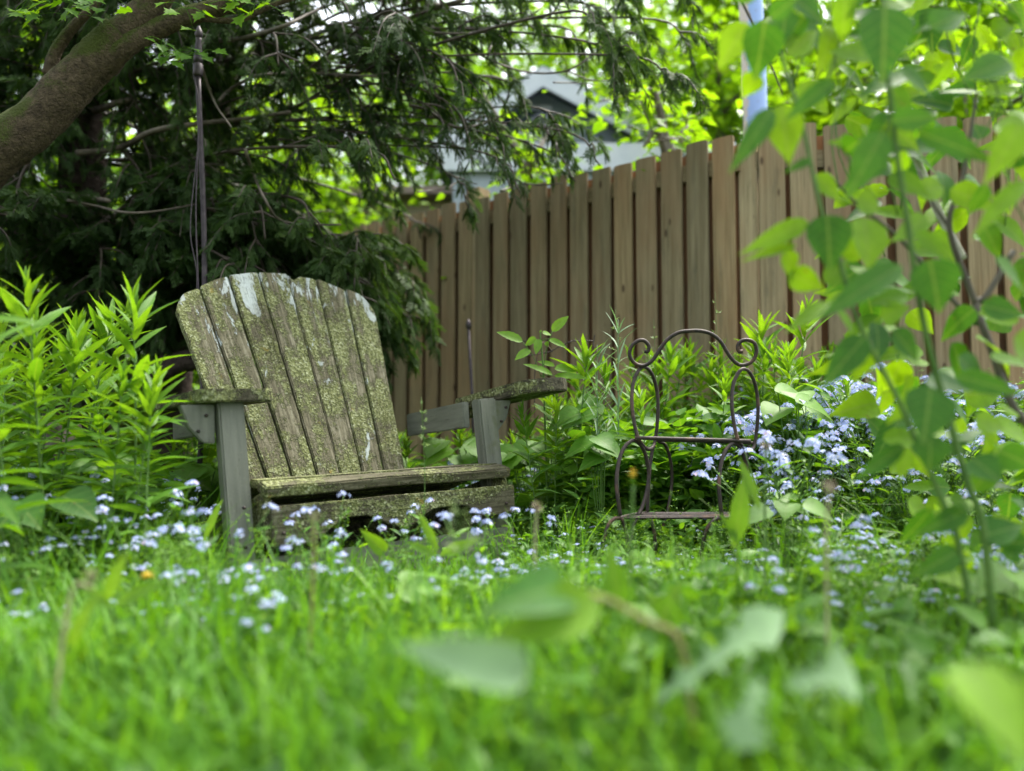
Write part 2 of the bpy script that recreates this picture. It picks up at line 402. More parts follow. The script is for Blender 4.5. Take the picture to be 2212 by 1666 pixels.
# ground
k = NT('soil'); v = k.coords(rand=False); n1 = k.noise(v, 6, 8, .7); n2 = k.noise(v, 60, 6, .7)
c = k.ramp(n1, [(.35, (.02, .03, .01)), (.6, (.035, .06, .014))]); c = k.mix(k.ramp(n2, [(.55, (0,)), (.7, (.7,))]), c, (.06, .05, .03))
k.l(c, k.p.inputs['Base Color']); k.p.inputs['Roughness'].default_value = 1; k.bump(n2, .8, .02); M['soil'] = k.m

# ------------------------------------------------------------------ ground
def ground():
    xs = np.concatenate([[-150, -60, -25, -12], np.arange(-6, 6.01, .12), [12, 25, 60, 150]])
    ys = np.concatenate([[-60, -20, -6, -2], np.arange(-.5, 7.01, .12), [10, 16, 30, 70, 200]])
    X, Y = np.meshgrid(xs, ys); Z = np.where((np.abs(X) < 6.1) & (Y < 7.1) & (Y > -.6), gz(X, Y), 0)
    n, m = X.shape; i, j = np.meshgrid(np.arange(n - 1), np.arange(m - 1), indexing='ij'); i = i.ravel(); j = j.ravel()
    q = np.stack([i * m + j, i * m + j + 1, (i + 1) * m + j + 1, (i + 1) * m + j], 1)
    b = MB(); b.add(np.stack([X, Y, Z], -1).reshape(-1, 3), q)
    tag(b.build('ground', M['soil']), kind='structure')
ground()

# ------------------------------------------------------------------ boards
def outline_mesh(name, pts, t, bev=.003, smooth=False):
    """pts: (x,z) outline; extruded by t along y; bevelled"""
    bm = bmesh.new(); vs = [bm.verts.new((x, -t / 2, z)) for x, z in pts]
    f = bm.faces.new(vs); r = bmesh.ops.extrude_face_region(bm, geom=[f])
    for e in r['geom']:
        if isinstance(e, bmesh.types.BMVert): e.co.y += t
    bmesh.ops.recalc_face_normals(bm, faces=bm.faces)
    if bev: bmesh.ops.bevel(bm, geom=list(bm.edges), offset=bev, segments=2, affect='EDGES', clamp_overlap=True)
    me = bpy.data.meshes.new(name); bm.to_mesh(me); bm.free(); return me

def orient(o, a, b, face):
    """place o so that its local Z runs from a to b and local -Y looks along face"""
    a = Vector(a); b = Vector(b); z = (b - a).normalized(); y = -Vector(face); y = (y - z * y.dot(z)).normalized(); x = y.cross(z)
    m = Matrix((x, y, z)).transposed().to_4x4(); m.translation = a; o.matrix_basis = m
    return (b - a).length

def board(name, parent, a, b, wd, t, mat, face=(0, -1, 0), bev=.003, rough=.0, pts=None):
    a = Vector(a); b = Vector(b); L = (b - a).length
    if pts is None:
        n = max(2, int(L / .03)) if rough else 1
        l = [(-wd / 2 + random.uniform(-rough, rough), L * i / n) for i in range(n + 1)]
        r = [(wd / 2 + random.uniform(-rough, rough), L * i / n) for i in range(n + 1)]
        pts = r + l[::-1]
    o = link(name, outline_mesh(name, pts, t, bev), parent, mat); orient(o, a, b, face)
    return o

# ------------------------------------------------------------------ the wooden chair
def wooden_chair():
    ch = empty('garden_armchair', (-.322, 2.286, -.063), 'weathered wooden slatted garden armchair crusted with green lichen and peeling paint', 'chair', rot=(0, 0, 0))
    yaw, pit, rol = .628, -.015, -.034
    ch.matrix_basis = Matrix.Translation((-.322, 2.286, -.063)) @ Matrix.Rotation(yaw, 4, 'Z') @ Matrix.Rotation(pit, 4, 'X') @ Matrix.Rotation(rol, 4, 'Y')
    a_ = .39; rec = .551; by = .411; s_, c_ = math.sin(rec), math.cos(rec)
    nrm = Vector((0, -c_, s_))
    # seven fanned back slats
    HB = 1.07; wt = .418; wb = .272; cs = -.014; ztop = [.915, 1.003, 1.045, 1.060, 1.058, 1.035, .965]
    B = lambda u, l, off=0: Vector((u, by + l * s_, .20 + l * c_)) + nrm * off
    N = 7; g = .0032
    for i in range(N):
        u0t, u1t = cs - wt + 2 * wt * i / N, cs - wt + 2 * wt * (i + 1) / N
        u0b, u1b = -wb + 2 * wb * i / N, -wb + 2 * wb * (i + 1) / N
        cu = (u0b + u1b) / 2; ct = (u0t + u1t) / 2; L = HB
        lt = ztop[i]; ct = cu + (ct - cu) * lt / HB
        # outline in slat frame: bottom 0, top lt ; frame axis from B(cu,0) to B(ct,lt)
        hb = (u1b - u0b) / 2 - g; ht = (hb + g) + ((u1t - u0t) / 2 - hb - g) * lt / HB - g
        n = 26; left = []; right = []
        for j in range(n + 1):
            t = j / n; h = hb + (ht - hb) * t
            jt = .0012
            left.append([-h + random.uniform(-jt, jt), lt * t]); right.append([h + random.uniform(-jt, jt), lt * t])
        # arched tops
        slope = [.085, .05, .022, .004, -.012, -.045, -.09][i]
        top = []
        for j in range(1, 8):
            x = ht - 2 * ht * j / 8
            zz = lt + slope * (x / ht) * .5 + .002 * (1 - (x / ht) ** 2) + random.uniform(-.002, .002)
            if i == 0: zz = lt + .028 - .06 * max(0, -x / ht) ** 1.6 + .02 * x / ht
            if i == 6: zz = lt + .028 - .07 * max(0, x / ht) ** 1.6 - .02 * x / ht
            if i == 4 and x < -.0: zz -= .012 + random.uniform(-.012, .012)
            top.append([x, zz])
        right[-1][1] += slope * .5 - .002; left[-1][1] -= slope * .5 + .002
        if i == 0: left[-1][1] = lt - .055; left[-2][0] += .004; right[-1][1] = lt + .045
        if i == 6: right[-1][1] = lt - .065; left[-1][1] = lt + .045
        left = [p for p in left if p[1] <= left[-1][1] + 1e-6]; right = [p for p in right if p[1] <= right[-1][1] + 1e-6]
        pts = right + top + left[::-1]
        off = [.0, .003, .008, .007, .0, -.002, .002][i]
        o = link('back_slat', outline_mesh('back_slat', pts, .024, .004), ch, M['slat'])
        if i in (0, 2, 6): o['label'] = {0: 'curved outer back slat with bare wood at its rounded corner', 2: 'back slat with white paint peeling at its top', 6: 'outer back slat with a white paint strip down its edge'}[i]
        orient(o, B(cu, 0, off), B(ct, lt, off), nrm)
    # split running down slat five : a dark sliver proud of nothing, modelled as a narrow wood splinter
    # cross battens behind the slats
    for l, wd in ((.42, .33), (.80, .37)):
        board('back_batten', ch, B(-wd, l, -.035), B(wd, l, -.035), .07, .022, M['greypaint'], face=tuple(nrm))
    # front legs (posts), arms, rails
    Y = (0, -1, 0)
    def leg(x0, y0, x1, y1, zt):
        A = Vector((x0, y0, 0)); Bp = Vector((x1, y1, zt)); return board('leg', ch, A, Bp, .066, .05, M['greypaint'], face=(0, -1, 0), bev=.005)
    leg(-a_ - .042, .02, -a_ - .060, .07, .575)
    leg(a_ + .012, .06, a_ - .02, .085, .575)
    # outward arm brackets
    for sx, x in ((-1, -a_ - .098), (1, a_ - .01)):
        pts = [(0, .465), (0, .568), (sx * .085, .568), (sx * .065, .51), (sx * .03, .47)]
        if sx < 0: pts = pts[::-1]
        o = link('arm_bracket', outline_mesh('arm_bracket', pts, .03, .003), ch, M['greypaint']); o.location = (x, .075, 0)
    # side rails under the arms
    board('arm_rail', ch, (-a_ - .075, .10, .535), (-a_ - .055, .66, .515), .075, .022, M['greypaint'], face=(-1, 0, 0), bev=.003)
    board('arm_rail', ch, (a_ - .065, .12, .525), (a_ + .02, .66, .50), .085, .022, M['greypaint'], face=(-1, 0, 0), bev=.003)
    # armrests: shaped boards lying flat. outline (x across, z along, back to front) then laid down
    def arm(pts, t, z, pitch=0, roll=0, mat=M['armwood']):
        o = link('armrest', outline_mesh('armrest', pts, t, .004), ch, mat)
        o.matrix_basis = Matrix.Translation((0, 0, z)) @ Matrix.Rotation(roll, 4, 'Y') @ Matrix.Rotation(-math.pi / 2 + pitch, 4, 'X')
        return o
    def arm_out(x0, inner, outer, yb, yf, broken=None):
        # local x, local z = chair y after laying flat (z -> +y)
        k = 14; P = []
        P += [(inner, yb), (inner - .0, yf + .05), (inner - .012, yf + .012), (inner - .03, yf)]
        P += [(outer + .03, yf), (outer + .01, yf + .015), (outer, yf + .05)]
        P += [(outer + .01, (yb + yf) / 2), (outer + .03, yb)]
        return [(x, z) for x, z in P]
    armL = arm([(x, z) for x, z in arm_out(0, -a_ + .055, -a_ - .145, .74, .012)], .034, .590)
    ax = a_ + .125
    armR = arm([(ax - .085, .36), (ax - .088, .1), (ax - .085, -.03), (ax - .07, -.065), (ax - .02, -.085), (ax + .05, -.09), (ax + .085, -.07), (ax + .09, -.03), (ax + .085, .08), (ax + .06, .25), (ax + .03, .31), (ax - .02, .345)], .044, .588, roll=-.03, pitch=-.10)
    armR['label'] = 'front half of the armrest with a rotten dark tip'
    armR2 = arm([(ax - .075, .36), (ax - .02, .348), (ax + .03, .33), (ax + .055, .40), (ax + .05, .60), (ax + .04, .78), (ax - .05, .78), (ax - .07, .60)], .03, .552, pitch=-.04)
    armR2['label'] = 'rear half of the armrest, dropped lower and mossy'
    # seat: front slat (split) + slats behind sloping down, apron with a cut-out edge
    h = .36
    pw = .075
    def seat_slat(y0, y1, z0, z1, t=.024, cracked=False):
        n = 30; fr = []; bk = []
        for j in range(n + 1):
            x = -a_ + 2 * a_ * j / n
            fr.append((y0 + random.uniform(-.002, .002) + (.012 * math.exp(-((x + .02) / .12) ** 2) if cracked else 0), x)); bk.append((y1 + random.uniform(-.0015, .0015), x))
        o = link('seat_slat', outline_mesh('seat_slat', fr + bk[::-1], t, .004), ch, M['seatwood'])
        ang = math.atan2(z1 - z0, y1 - y0)
        # local x -> chair y, local z -> chair x
        m = Matrix(((0, 0, 1, 0), (1, 0, 0, 0), (0, 1, 0, 0), (0, 0, 0, 1)))
        o.matrix_basis = Matrix.Translation((0, y0, z0)) @ Matrix.Rotation(ang, 4, 'X') @ Matrix.Translation((0, -y0, 0)) @ m
        return o
    seat_slat(-.028, .032, h - .024, h - .010, .03, True)
    seat_slat(.038, .105, h - .006, h - .006, .024)
    z = h - .012; y = .113
    for q in range(5):
        seat_slat(y, y + .066, z, z - .02); y += .072; z -= .022
    # apron
    n = 60; up = []; lo = []
    for j in range(n + 1):
        x = -a_ + .012 + (2 * a_ - .012) * j / n; t = j / n
        up.append((x, 0.105 + random.uniform(-.001, .001)))
        if t < .12: zz = .0
        elif t < .32: zz = .058 * sstep(.12, .28, t)
        elif t < .50: zz = .058 - .045 * math.sin((t - .32) / .18 * math.pi / 2) ** 2
        elif t < .64: zz = .013 + .045 * math.sin((t - .50) / .14 * math.pi / 2) ** 2
        elif t < .75: zz = .058
        elif t < .88: zz = .058 - .040 * sstep(.75, .86, t)
        else: zz = .018
        lo.append((x, float(zz) + random.uniform(-.001, .001)))
    pts = lo + up[::-1]
    bm_ = outline_mesh('apron', pts, .022, .003)
    # the material's long axis is Z, so swap: rotate mesh data
    for v_ in bm_.vertices: v_.co = Vector((v_.co.z, v_.co.y, v_.co.x))
    bm_.flip_normals()
    o = link('apron', bm_, ch, M['seatwood']); m = Matrix(((0, 0, 1, 0), (0, 1, 0, 0), (1, 0, 0, 0), (0, 0, 0, 1)))
    o.matrix_basis = Matrix.Translation((0, -.032, h - .165)) @ m
    # seat side rails running to the ground behind
    for sx in (-1, 1):
        board('seat_rail', ch, (sx * (a_ - .012), -.015, h - .085), (sx * (a_ - .03), .95, .02), .13, .024, M['armwood'], face=(sx, 0, 0))
    board('foot_board', ch, (-a_ - .05, -.0, .10), (a_ + .02, .0, .10), .13, .026, M['greypaint'], face=(0, -1, .1))
    board('dark_backing_board', ch, (-a_ + .03, .5, .10), (a_ - .03, .5, .10), .22, .022, M['armwood'], face=(0, -1, 0))  # added board hiding the lit grass, so the gap under the seat stays dark
    # little screws
    for x, z_, yy in ((a_ - .035, .245, -.044), (-a_ + .04, .23, -.044), (-a_ - .14, .50, .059), (-a_ - .12, .54, .059), (a_ + .03, .50, .059), (a_ + .05, .545, .059), (-a_ - .045, .30, .003), (-a_ - .045, .20, -.001)):
        b = MB(); b.tube([(x, yy - .004, z_), (x, yy + .004, z_)], .0045, 8); b.build('screw', M['iron'], ch)
    return ch
wooden_chair()

# ------------------------------------------------------------------ wrought-iron plant stand
def stand():
    D = 2.28
    X = lambda x: 1247 + x * .3417
    Yp = lambda y: 677.7 + y * .3417
    base = V3(X(690), 1255, D)
    st = empty('plant_stand', (float(base[0]), float(base[1]), float(gz(base[0], base[1]))), 'rusty wrought iron three tier plant stand with scroll top in the grass', 'plant stand')
    off = np.array(st.location)
    P = lambda pts, d=0: np.array([V3(X(x), Yp(y), D + (q[0] if q else d)) for x, y, *q in pts]) - off
    def rod(name, pts, r=0.00512, n=40, d=0):
        b = MB(); b.tube(bez(P(pts, d), n), r, 8); return b.build(name, M['iron'], st)
    rod('scroll_top', [(425, 238), (445, 240), (452, 205), (425, 172), (385, 172), (345, 205), (330, 255), (350, 300), (385, 325), (430, 326), (480, 290), (530, 215), (575, 160), (640, 120), (710, 110), (780, 110), (850, 130), (905, 175), (945, 240), (985, 295), (1030, 325), (1080, 318), (1115, 290), (1133, 240), (1122, 190), (1085, 168), (1040, 172), (1015, 205), (1022, 238), (1045, 240)], 0.00573, 150, .04)
    for dx, dy in ((0, 0), (632, 12)):
        s = [(x + dx, y + dy, q) for x, y, q in ((385, 792, -.02), (362, 700, -.01), (346, 580, 0), (350, 460, .02), (375, 380, .035), (412, 338, .05), (450, 352, .07), (480, 400, .085), (502, 480, .10), (511, 580, .10), (506, 690, .10), (494, 790, .10), (482, 835, .09), (455, 858, .06), (425, 845, .02), (402, 815, 0), (385, 792, -.02))]
        rod('upper_side_loop', s, 0.00549, 90)
    for dx, dy, w_ in ((0, 0, 1), (635, 18, .88)):
        s = [(350 + (x - 350) * w_ + dx, y + dy, q) for x, y, q in ((272, 1275, -.09), (258, 1180, -.09), (248, 1060, -.08), (262, 940, -.06), (295, 850, -.04), (348, 803, -.02), (395, 825, .0), (430, 890, .02), (452, 1000, .03), (442, 1110, .02), (415, 1210, 0), (385, 1275, -.02))]
        rod('lower_side_loop', s, 0.00561, 80)
        rod('rear_side_rod', [(488 + dx * .94, 815 + dy, .1), (468 + dx * .94, 900 + dy, .09), (452 + dx * .94, 1060 + dy, .07), (442 + dx * .94, 1260 + dy, .06)], 0.00525, 30)
    rod('rear_side_rod', [(515, 808, .14), (555, 830, .17), (585, 910, .2), (598, 1020, .22), (590, 1140, .22), (560, 1300, .2), (530, 1370, .18)], 0.00525, 40)
    # top shelf rods and lower shelf rods
    rod('shelf_rod', [(365, 785), (730, 795), (1095, 806)], 0.00561, 8, -.02)
    rod('shelf_rod', [(488, 800, .10), (800, 806, .10), (1112, 818, .10)], 0.00488, 8)
    for i, (xa, ya, xb, yb, d) in enumerate(((268, 1292, 1010, 1288, -.09), (300, 1282, 1060, 1277, -.045), (340, 1272, 1100, 1268, 0), (380, 1262, 1140, 1260, .05))):
        rod('shelf_rod', [(xa, ya, d), ((xa + xb) / 2, (ya + yb) / 2 + 1, d), (xb, yb, d)], 0.0036, 8)
    rod('shelf_end', [(268, 1292, -.09), (330, 1275, -.02), (442, 1258, .06)], 0.00488, 8)
    rod('shelf_end', [(1010, 1288, -.09), (1080, 1272, -.02), (1150, 1260, .06)], 0.00488, 8)
    # legs
    rod('leg', [(275, 1292, -.09), (230, 1300, -.1), (190, 1350, -.11), (165, 1450, -.12), (150, 1600, -.12), (146, 1720, -.12)], 0.00561, 40)
    rod('leg', [(280, 1292, -.09), (300, 1340, -.09), (315, 1440, -.09), (315, 1600, -.09), (318, 1740, -.09)], 0.00561, 30)
    rod('leg', [(400, 1290, -.02), (360, 1330, -.03), (340, 1420, -.05), (325, 1480, -.08)], 0.00537, 30)
    rod('leg', [(450, 1275, .06), (478, 1340, .05), (492, 1450, .05), (490, 1600, .05), (480, 1740, .05)], 0.00537, 30)
    rod('leg', [(680, 1310, .2), (688, 1420, .2), (685, 1560, .2)], 0.00512, 20)
    rod('leg', [(1010, 1290, -.09), (900, 1295, -.09), (850, 1320, -.1), (812, 1380, -.1), (790, 1480, -.1), (782, 1620, -.1)], 0.00561, 40)
    rod('leg', [(1170, 1265, 0), (1150, 1340, -.02), (1125, 1440, -.04), (1118, 1600, -.04)], 0.00561, 30)
    rod('leg', [(1150, 1262, .06), (1200, 1290, .07), (1238, 1370, .08), (1250, 1480, .08), (1252, 1640, .08)], 0.00537, 30)
stand()

# ------------------------------------------------------------------ the fence
def fence():
    A = np.array([1.09, 3.70]); Bp = np.array([-.75, 5.17]); dr = (Bp - A) / np.linalg.norm(Bp - A); per = .1395
    nrm = np.array([-dr[1], dr[0]]); 
    if nrm[1] > 0: nrm = -nrm           # towards the camera
    f = empty('board_fence', (float(A[0]), float(A[1]), 0), 'long grey brown wooden fence of upright boards behind the stand', 'fence')
    O = np.array([A[0], A[1], 0])
    for q in range(3):
        x, y = np.array([.02 + q * .035, .05]) ; board('back_board', f, (x, y, 0), (x, y, 1.80), .11, .018, M['backpicket'], face=(0, -1, 0))
    def run(origin, d2, nv, i0, i1, per, wd, ztop, drop=0):
        for i in range(i0, i1):
            c = origin + d2 * per * (i + .5)
            zt = ztop + random.uniform(-.012, .012) + drop * i
            x, y = c - A + nv * .022
            hw = wd / 2 + random.uniform(-.003, .003)
            ln = random.uniform(-.006, .006)
            pts = [(hw, 0), (hw, zt - .0 - random.uniform(0, .006)), (hw - .016, zt), (-hw + .016, zt + random.uniform(-.003, .003)), (-hw, zt - random.uniform(0, .008)), (-hw, 0)]
            o = link('picket', outline_mesh('picket', pts, .018, .002), f, M['picket'])
            orient(o, (x, y, 0), (x + ln * d2[0], y + ln * d2[1], zt), (nv[0], nv[1], 0))
            # board on the far side covering the gap
            c2 = origin + d2 * per * (i + 1) - nv * .03; x, y = c2 - A
            zt2 = ztop - .03 + random.uniform(-.012, .012) + drop * i
            pts = [(wd / 2 + .012, 0), (wd / 2 + .012, zt2), (-wd / 2 - .012, zt2), (-wd / 2 - .012, 0)]
            o = link('back_board', outline_mesh('back_board', pts, .018, .002), f, M['backpicket'])
            orient(o, (x, y, 0), (x, y, zt2), (nv[0], nv[1], 0))
        for z in (1.70,):
            a = origin + d2 * per * i0 - nv * .004 - A; b = origin + d2 * per * i1 - nv * .004 - A
            board('fence_rail', f, (a[0], a[1], z + drop * i0), (b[0], b[1], z + drop * i1), .085, .03, M['picket'], face=(nv[0], nv[1], 0))
    run(A, dr, nrm, 0, 21, per, .110, 1.83)
    # part right of the corner, nearly square to the view
    d2 = np.array([.985, -.17]); n2 = np.array([-.17, -.985])
    run(A + np.array([.06, -.02]), d2, n2, 0, 14, .15, .118, 1.855, -.004)
    # posts
    for q, (c, zt, s) in enumerate(((A + dr * per * 12.1 + nrm * .0, 1.90, .11), (A + dr * (-.03), 1.80, .09), (A + dr * per * 21.2, 1.82, .1), (A + d2 * 2.1, 1.82, .09))):
        x, y = c - A - (nrm * .055 if q != 0 else nrm * .03)
        o = board('fence_post', f, (x, y, 0), (x, y, zt), s, s, M['post'], face=(nrm[0], nrm[1], 0), bev=.006)
    return A, dr, nrm
FA, FD, FN = fence()

# ================================================================== VEGETATION
def rnd(a, b, n=None): return rs.uniform(a, b, n)
def unit(v): v = np.asarray(v, float); return v / (np.linalg.norm(v) + 1e-9)
def inpoly(px, py, poly):
    r = False; j = len(poly) - 1
    for i in range(len(poly)):
        xi, yi = poly[i]; xj, yj = poly[j]
        if (yi > py) != (yj > py) and px < (xj - xi) * (py - yi) / (yj - yi) + xi: r = not r
        j = i
    return r
def ground_at(px, d):
    p = V3(px, 900, d); return np.array([p[0], p[1], float(gz(p[0], p[1]))])

# ------------------------------------------------------------------ lance-leaved stalks (goldenrod habit)
def stalk_proto(h, seed, lean=.06, leafL=.10, dens=1.0, mat='weed'):
    rs.seed(seed)
    a = rnd(0, 6.28); c = np.array([[0, 0, -.03], [math.cos(a) * lean * .3, math.sin(a) * lean * .3, h * .45], [math.cos(a) * lean, math.sin(a) * lean, h]])
    st = bez(c, 14); b = MB(); b.tube(st, np.linspace(.0042, .0016, len(st)), 6, rnd=.4)
    sm = b.mesh('stem')
    n = int(h / .0135 * dens); t = np.sort(np.concatenate([rnd(.12, .9, int(n * .7)), rnd(.86, 1.0, max(7, int(n * .3)))]))
    ii = np.clip((t * (len(st) - 1)).astype(int), 0, len(st) - 2); fr = t * (len(st) - 1) - ii
    pos = st[ii] + (st[ii + 1] - st[ii]) * fr[:, None]
    az = np.arange(len(t)) * 2.399 + rnd(-.3, .3, len(t))
    el = np.interp(t, [0, .5, .85, 1], [.05, .35, .75, 1.25]) + rs.randn(len(t)) * .18
    L = leafL * np.interp(t, [0, .2, .6, .88, 1], [.7, 1, 1.15, .95, .5]) * rnd(.75, 1.2, len(t))
    d = np.stack([np.cos(az) * np.cos(el), np.sin(az) * np.cos(el), np.sin(el)], 1)
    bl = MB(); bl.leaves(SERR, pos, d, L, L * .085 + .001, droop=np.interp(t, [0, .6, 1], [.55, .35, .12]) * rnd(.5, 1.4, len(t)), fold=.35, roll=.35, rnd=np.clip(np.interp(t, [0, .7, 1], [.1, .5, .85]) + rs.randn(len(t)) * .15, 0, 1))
    return sm, bl.mesh('foliage'), h

def place_plant(proto, name, loc, rz, s, label, cat, group, mats, parts=('stem', 'foliage'), tilt=0):
    r = empty(name, tuple(map(float, loc)), label, cat, group)
    r.rotation_euler = (tilt * math.cos(rz * 3), tilt * math.sin(rz * 5), rz); r.scale = (s, s, s)
    for nm, me, mt in zip(parts, proto, mats):
        if me is not None:
            if not me.materials: me.materials.append(mt)
            o = bpy.data.objects.new(nm, me); COL.objects.link(o); o.parent = r
    return r

SP = [stalk_proto(.62, 11 + i, rnd(.03, .10), .105 + .01 * (i % 3), 1) for i in range(6)]
def stalk(i, px, d, toppy, label, group, s=None):
    g = ground_at(px, d); top = V3(px, toppy, d)[2]; h = max(.15, top - g[2])
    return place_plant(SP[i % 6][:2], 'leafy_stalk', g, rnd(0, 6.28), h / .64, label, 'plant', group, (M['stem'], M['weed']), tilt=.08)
# the ones that stand out
for i, px, d, ty, lb in (
    (0, 25, 1.55, 556, 'tall bright green leafy stalk at the far left edge of the photo'),
    (1, 118, 1.95, 610, 'upright leafy stalk second from the left edge with an open top whorl'),
    (2, 290, 2.02, 628, 'lone tall leafy stalk reaching up left of the wooden chair back'),
    (3, 232, 1.85, 792, 'leafy stalk with a pointed top below the lone tall one'),
    (4, 322, 1.80, 838, 'short leafy stalk overlapping the left armrest of the wooden chair')):
    rs.seed(50 + i); stalk(i, px, d, ty, lb, None)
rs.seed(3)
GL = 'leafy stalks left of the wooden chair'
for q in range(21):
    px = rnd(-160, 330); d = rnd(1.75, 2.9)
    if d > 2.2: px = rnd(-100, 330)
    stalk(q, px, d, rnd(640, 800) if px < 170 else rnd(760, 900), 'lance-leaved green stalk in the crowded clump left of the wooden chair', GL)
for q in range(10):
    stalk(q, rnd(330, 480), rnd(2.9, 3.4), rnd(900, 960), 'low leafy stalk seen beneath the left armrest behind the chair leg', 'stalks beneath the left armrest')
GM = 'leafy stalks along the foot of the fence'
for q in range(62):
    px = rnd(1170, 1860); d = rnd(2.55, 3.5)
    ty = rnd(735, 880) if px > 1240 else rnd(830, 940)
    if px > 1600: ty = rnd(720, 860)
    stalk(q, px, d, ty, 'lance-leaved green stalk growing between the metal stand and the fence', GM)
stalk(1, 1690, 2.9, 655, 'tallest leafy stalk right of the metal stand, rising before the fence', None)
stalk(4, 1610, 2.95, 672, 'thin leafy stalk just above the right scroll of the metal stand', None)
for q in range(16):
    stalk(q, rnd(860, 1180), rnd(3.0, 3.8), rnd(915, 965), 'low leafy stalk behind the right side of the wooden chair', 'low stalks behind the right armrest')

# ------------------------------------------------------------------ forget-me-nots
def fmn_proto(h, seed):
    rs.seed(seed)
    b = MB(); lf = MB(); heads = []
    nb = rs.randint(3, 6); 
    for i in range(nb):
        az = rnd(0, 6.28); sp = rnd(.15, .42) * h; hh = h * rnd(.72, 1.0)
        p = bez([[0, 0, -.02], [math.cos(az) * sp * .3, math.sin(az) * sp * .3, hh * .5], [math.cos(az) * sp, math.sin(az) * sp, hh]], 10)
        b.tube(p, np.linspace(.0016, .0008, len(p)), 4)
        heads.append(p[-1])
        if rnd(0, 1) < .5:
            q = p[6]; e = p[-1] + np.array([math.cos(az + 1.2), math.sin(az + 1.2), 0]) * .03 - np.array([0, 0, .02])
            b.tube(bez([q, (q + e) / 2 + [0, 0, .008], e], 6), .0008, 4); heads.append(e)
        n = 7; t = rs.randint(1, 9, n); az2 = rnd(0, 6.28, n)
        d = np.stack([np.cos(az2), np.sin(az2), rnd(.3, 1.0, n)], 1)
        lf.leaves(LANCE, p[t], d, rnd(.022, .05, n), .005, droop=.3)
        # little green seed cups down the stem
        m = 14; t = rs.uniform(5, 9.0, m); i0 = t.astype(int); pp = p[i0] + (p[np.minimum(i0 + 1, 9)] - p[i0]) * (t - i0)[:, None]
        az2 = rnd(0, 6.28, m); d = np.stack([np.cos(az2), np.sin(az2), rnd(.4, .8, m)], 1)
        lf.leaves(SMALL, pp + d * .004, d, .006, .0018, rnd=.95)
    n = 10; az2 = rnd(0, 6.28, n); d = np.stack([np.cos(az2), np.sin(az2), rnd(.2, .9, n)], 1)
    lf.leaves(LANCE, np.zeros((n, 3)) + [0, 0, .01], d, rnd(.05, .09, n), .009, droop=.5)
    heads = heads[:6]; hm = []
    for c in heads:
        f = MB(); n = rs.randint(8, 18)
        th = rnd(0, 6.28, n); r = .0130 * np.sqrt(rnd(0, 1, n)); pos = c + np.stack([np.cos(th) * r, np.sin(th) * r, .006 - r * r * 38 + rnd(-.003, .003, n)], 1)
        nrm_ = np.stack([np.cos(th) * r * 70 + rs.randn(n) * .25, np.sin(th) * r * 70 + rs.randn(n) * .25, np.full(n, .6)], 1); nrm_ /= np.linalg.norm(nrm_, axis=1)[:, None]
        dr = np.cross(nrm_, rs.randn(n, 3)); 
        f.leaves(STAR, pos, dr, .0052, .0052, up=nrm_, droop=0, fold=0, roll=.1, rnd=np.clip(rs.rand(n) * .9 + (rs.rand(n) > .9) * .3, 0, 1))
        f.leaves(([[-1, -1, 0], [1, -1, 0], [1, 1, 0], [-1, 1, 0]], [np.array([[0, 1, 2, 3]])]) if False else (np.array([[-1., -1, .25], [1, -1, .25], [1, 1, .25], [-1, 1, .25]]), [np.array([[0, 1, 2, 3]])]), pos, dr, .0008, .0008, up=nrm_, droop=0, fold=0, roll=0, mi=1)
        hm.append(f.mesh('flower_head'))
    b2 = b.mesh('stem')
    return b2, lf.mesh('foliage'), hm
FP = [fmn_proto(.25, 100 + i) for i in range(7)]
for p in FP:
    p[0].materials.append(M['stem']); p[1].materials.append(M['cover'])
    for m_ in p[2]: m_.materials.append(M['petal']); m_.materials.append(M['eye'])
def fmn(i, x, y, h, label, group):
    p = FP[i % 7]
    r = empty('forget_me_not', (float(x), float(y), float(gz(x, y))), label, 'flower', group)
    s = h / .25; r.scale = (max(s, .85),) * 2 + (s,); r.rotation_euler = (rnd(-.1, .1), rnd(-.1, .1), rnd(0, 6.28))
    for nm, me in [('stem', p[0]), ('foliage', p[1])] + [('flower_head', m_) for m_ in p[2]]:
        o = bpy.data.objects.new(nm, me); COL.objects.link(o); o.parent = r
rs.seed(21)
def blocked(x, y, m=0.0):   # inside the chair's footprint
    c, s_ = math.cos(-.628), math.sin(-.628); dx, dy = x + .322, y - 2.286
    lx, ly = c * dx - s_ * dy, s_ * dx + c * dy
    return abs(lx) < .50 and -.04 < ly < 1.1
cnt = 0
def bed(n, pxa, pxb, da, db, ha, hb, label, group, dpow=1):
    global cnt
    k = 0
    while k < n:
        px = rnd(pxa, pxb); d = da + (db - da) * rnd(0, 1) ** dpow; g = ground_at(px, d)
        if blocked(g[0], g[1]): k += .2; continue
        if 1330 < px < 1660 and d < 2.5 and hb > .16: continue
        fmn(cnt, g[0], g[1], rnd(ha, hb), label, group); cnt += 1; k += 1
bed(14, -80, 600, 1.2, 1.65, .07, .17, 'near blurred forget-me-not in the grass at the lower left', 'near forget-me-nots at the left')
bed(30, -80, 500, 1.55, 2.4, .15, .30, 'pale blue forget-me-not at the foot of the leafy stalks on the left', 'forget-me-nots on the left')
bed(10, 330, 480, 2.2, 3.0, .18, .26, 'pale blue forget-me-not behind the front leg at the left side of the wooden chair', 'forget-me-nots beneath the left armrest')
bed(7, 620, 1150, 1.72, 1.95, .19, .27, 'tall slender forget-me-not reaching up before the scalloped apron of the chair', 'tall forget-me-nots before the chair apron')
bed(10, 560, 1160, 1.45, 1.9, .08, .19, 'slender forget-me-not standing in front of the wooden chair seat', 'forget-me-nots before the chair')
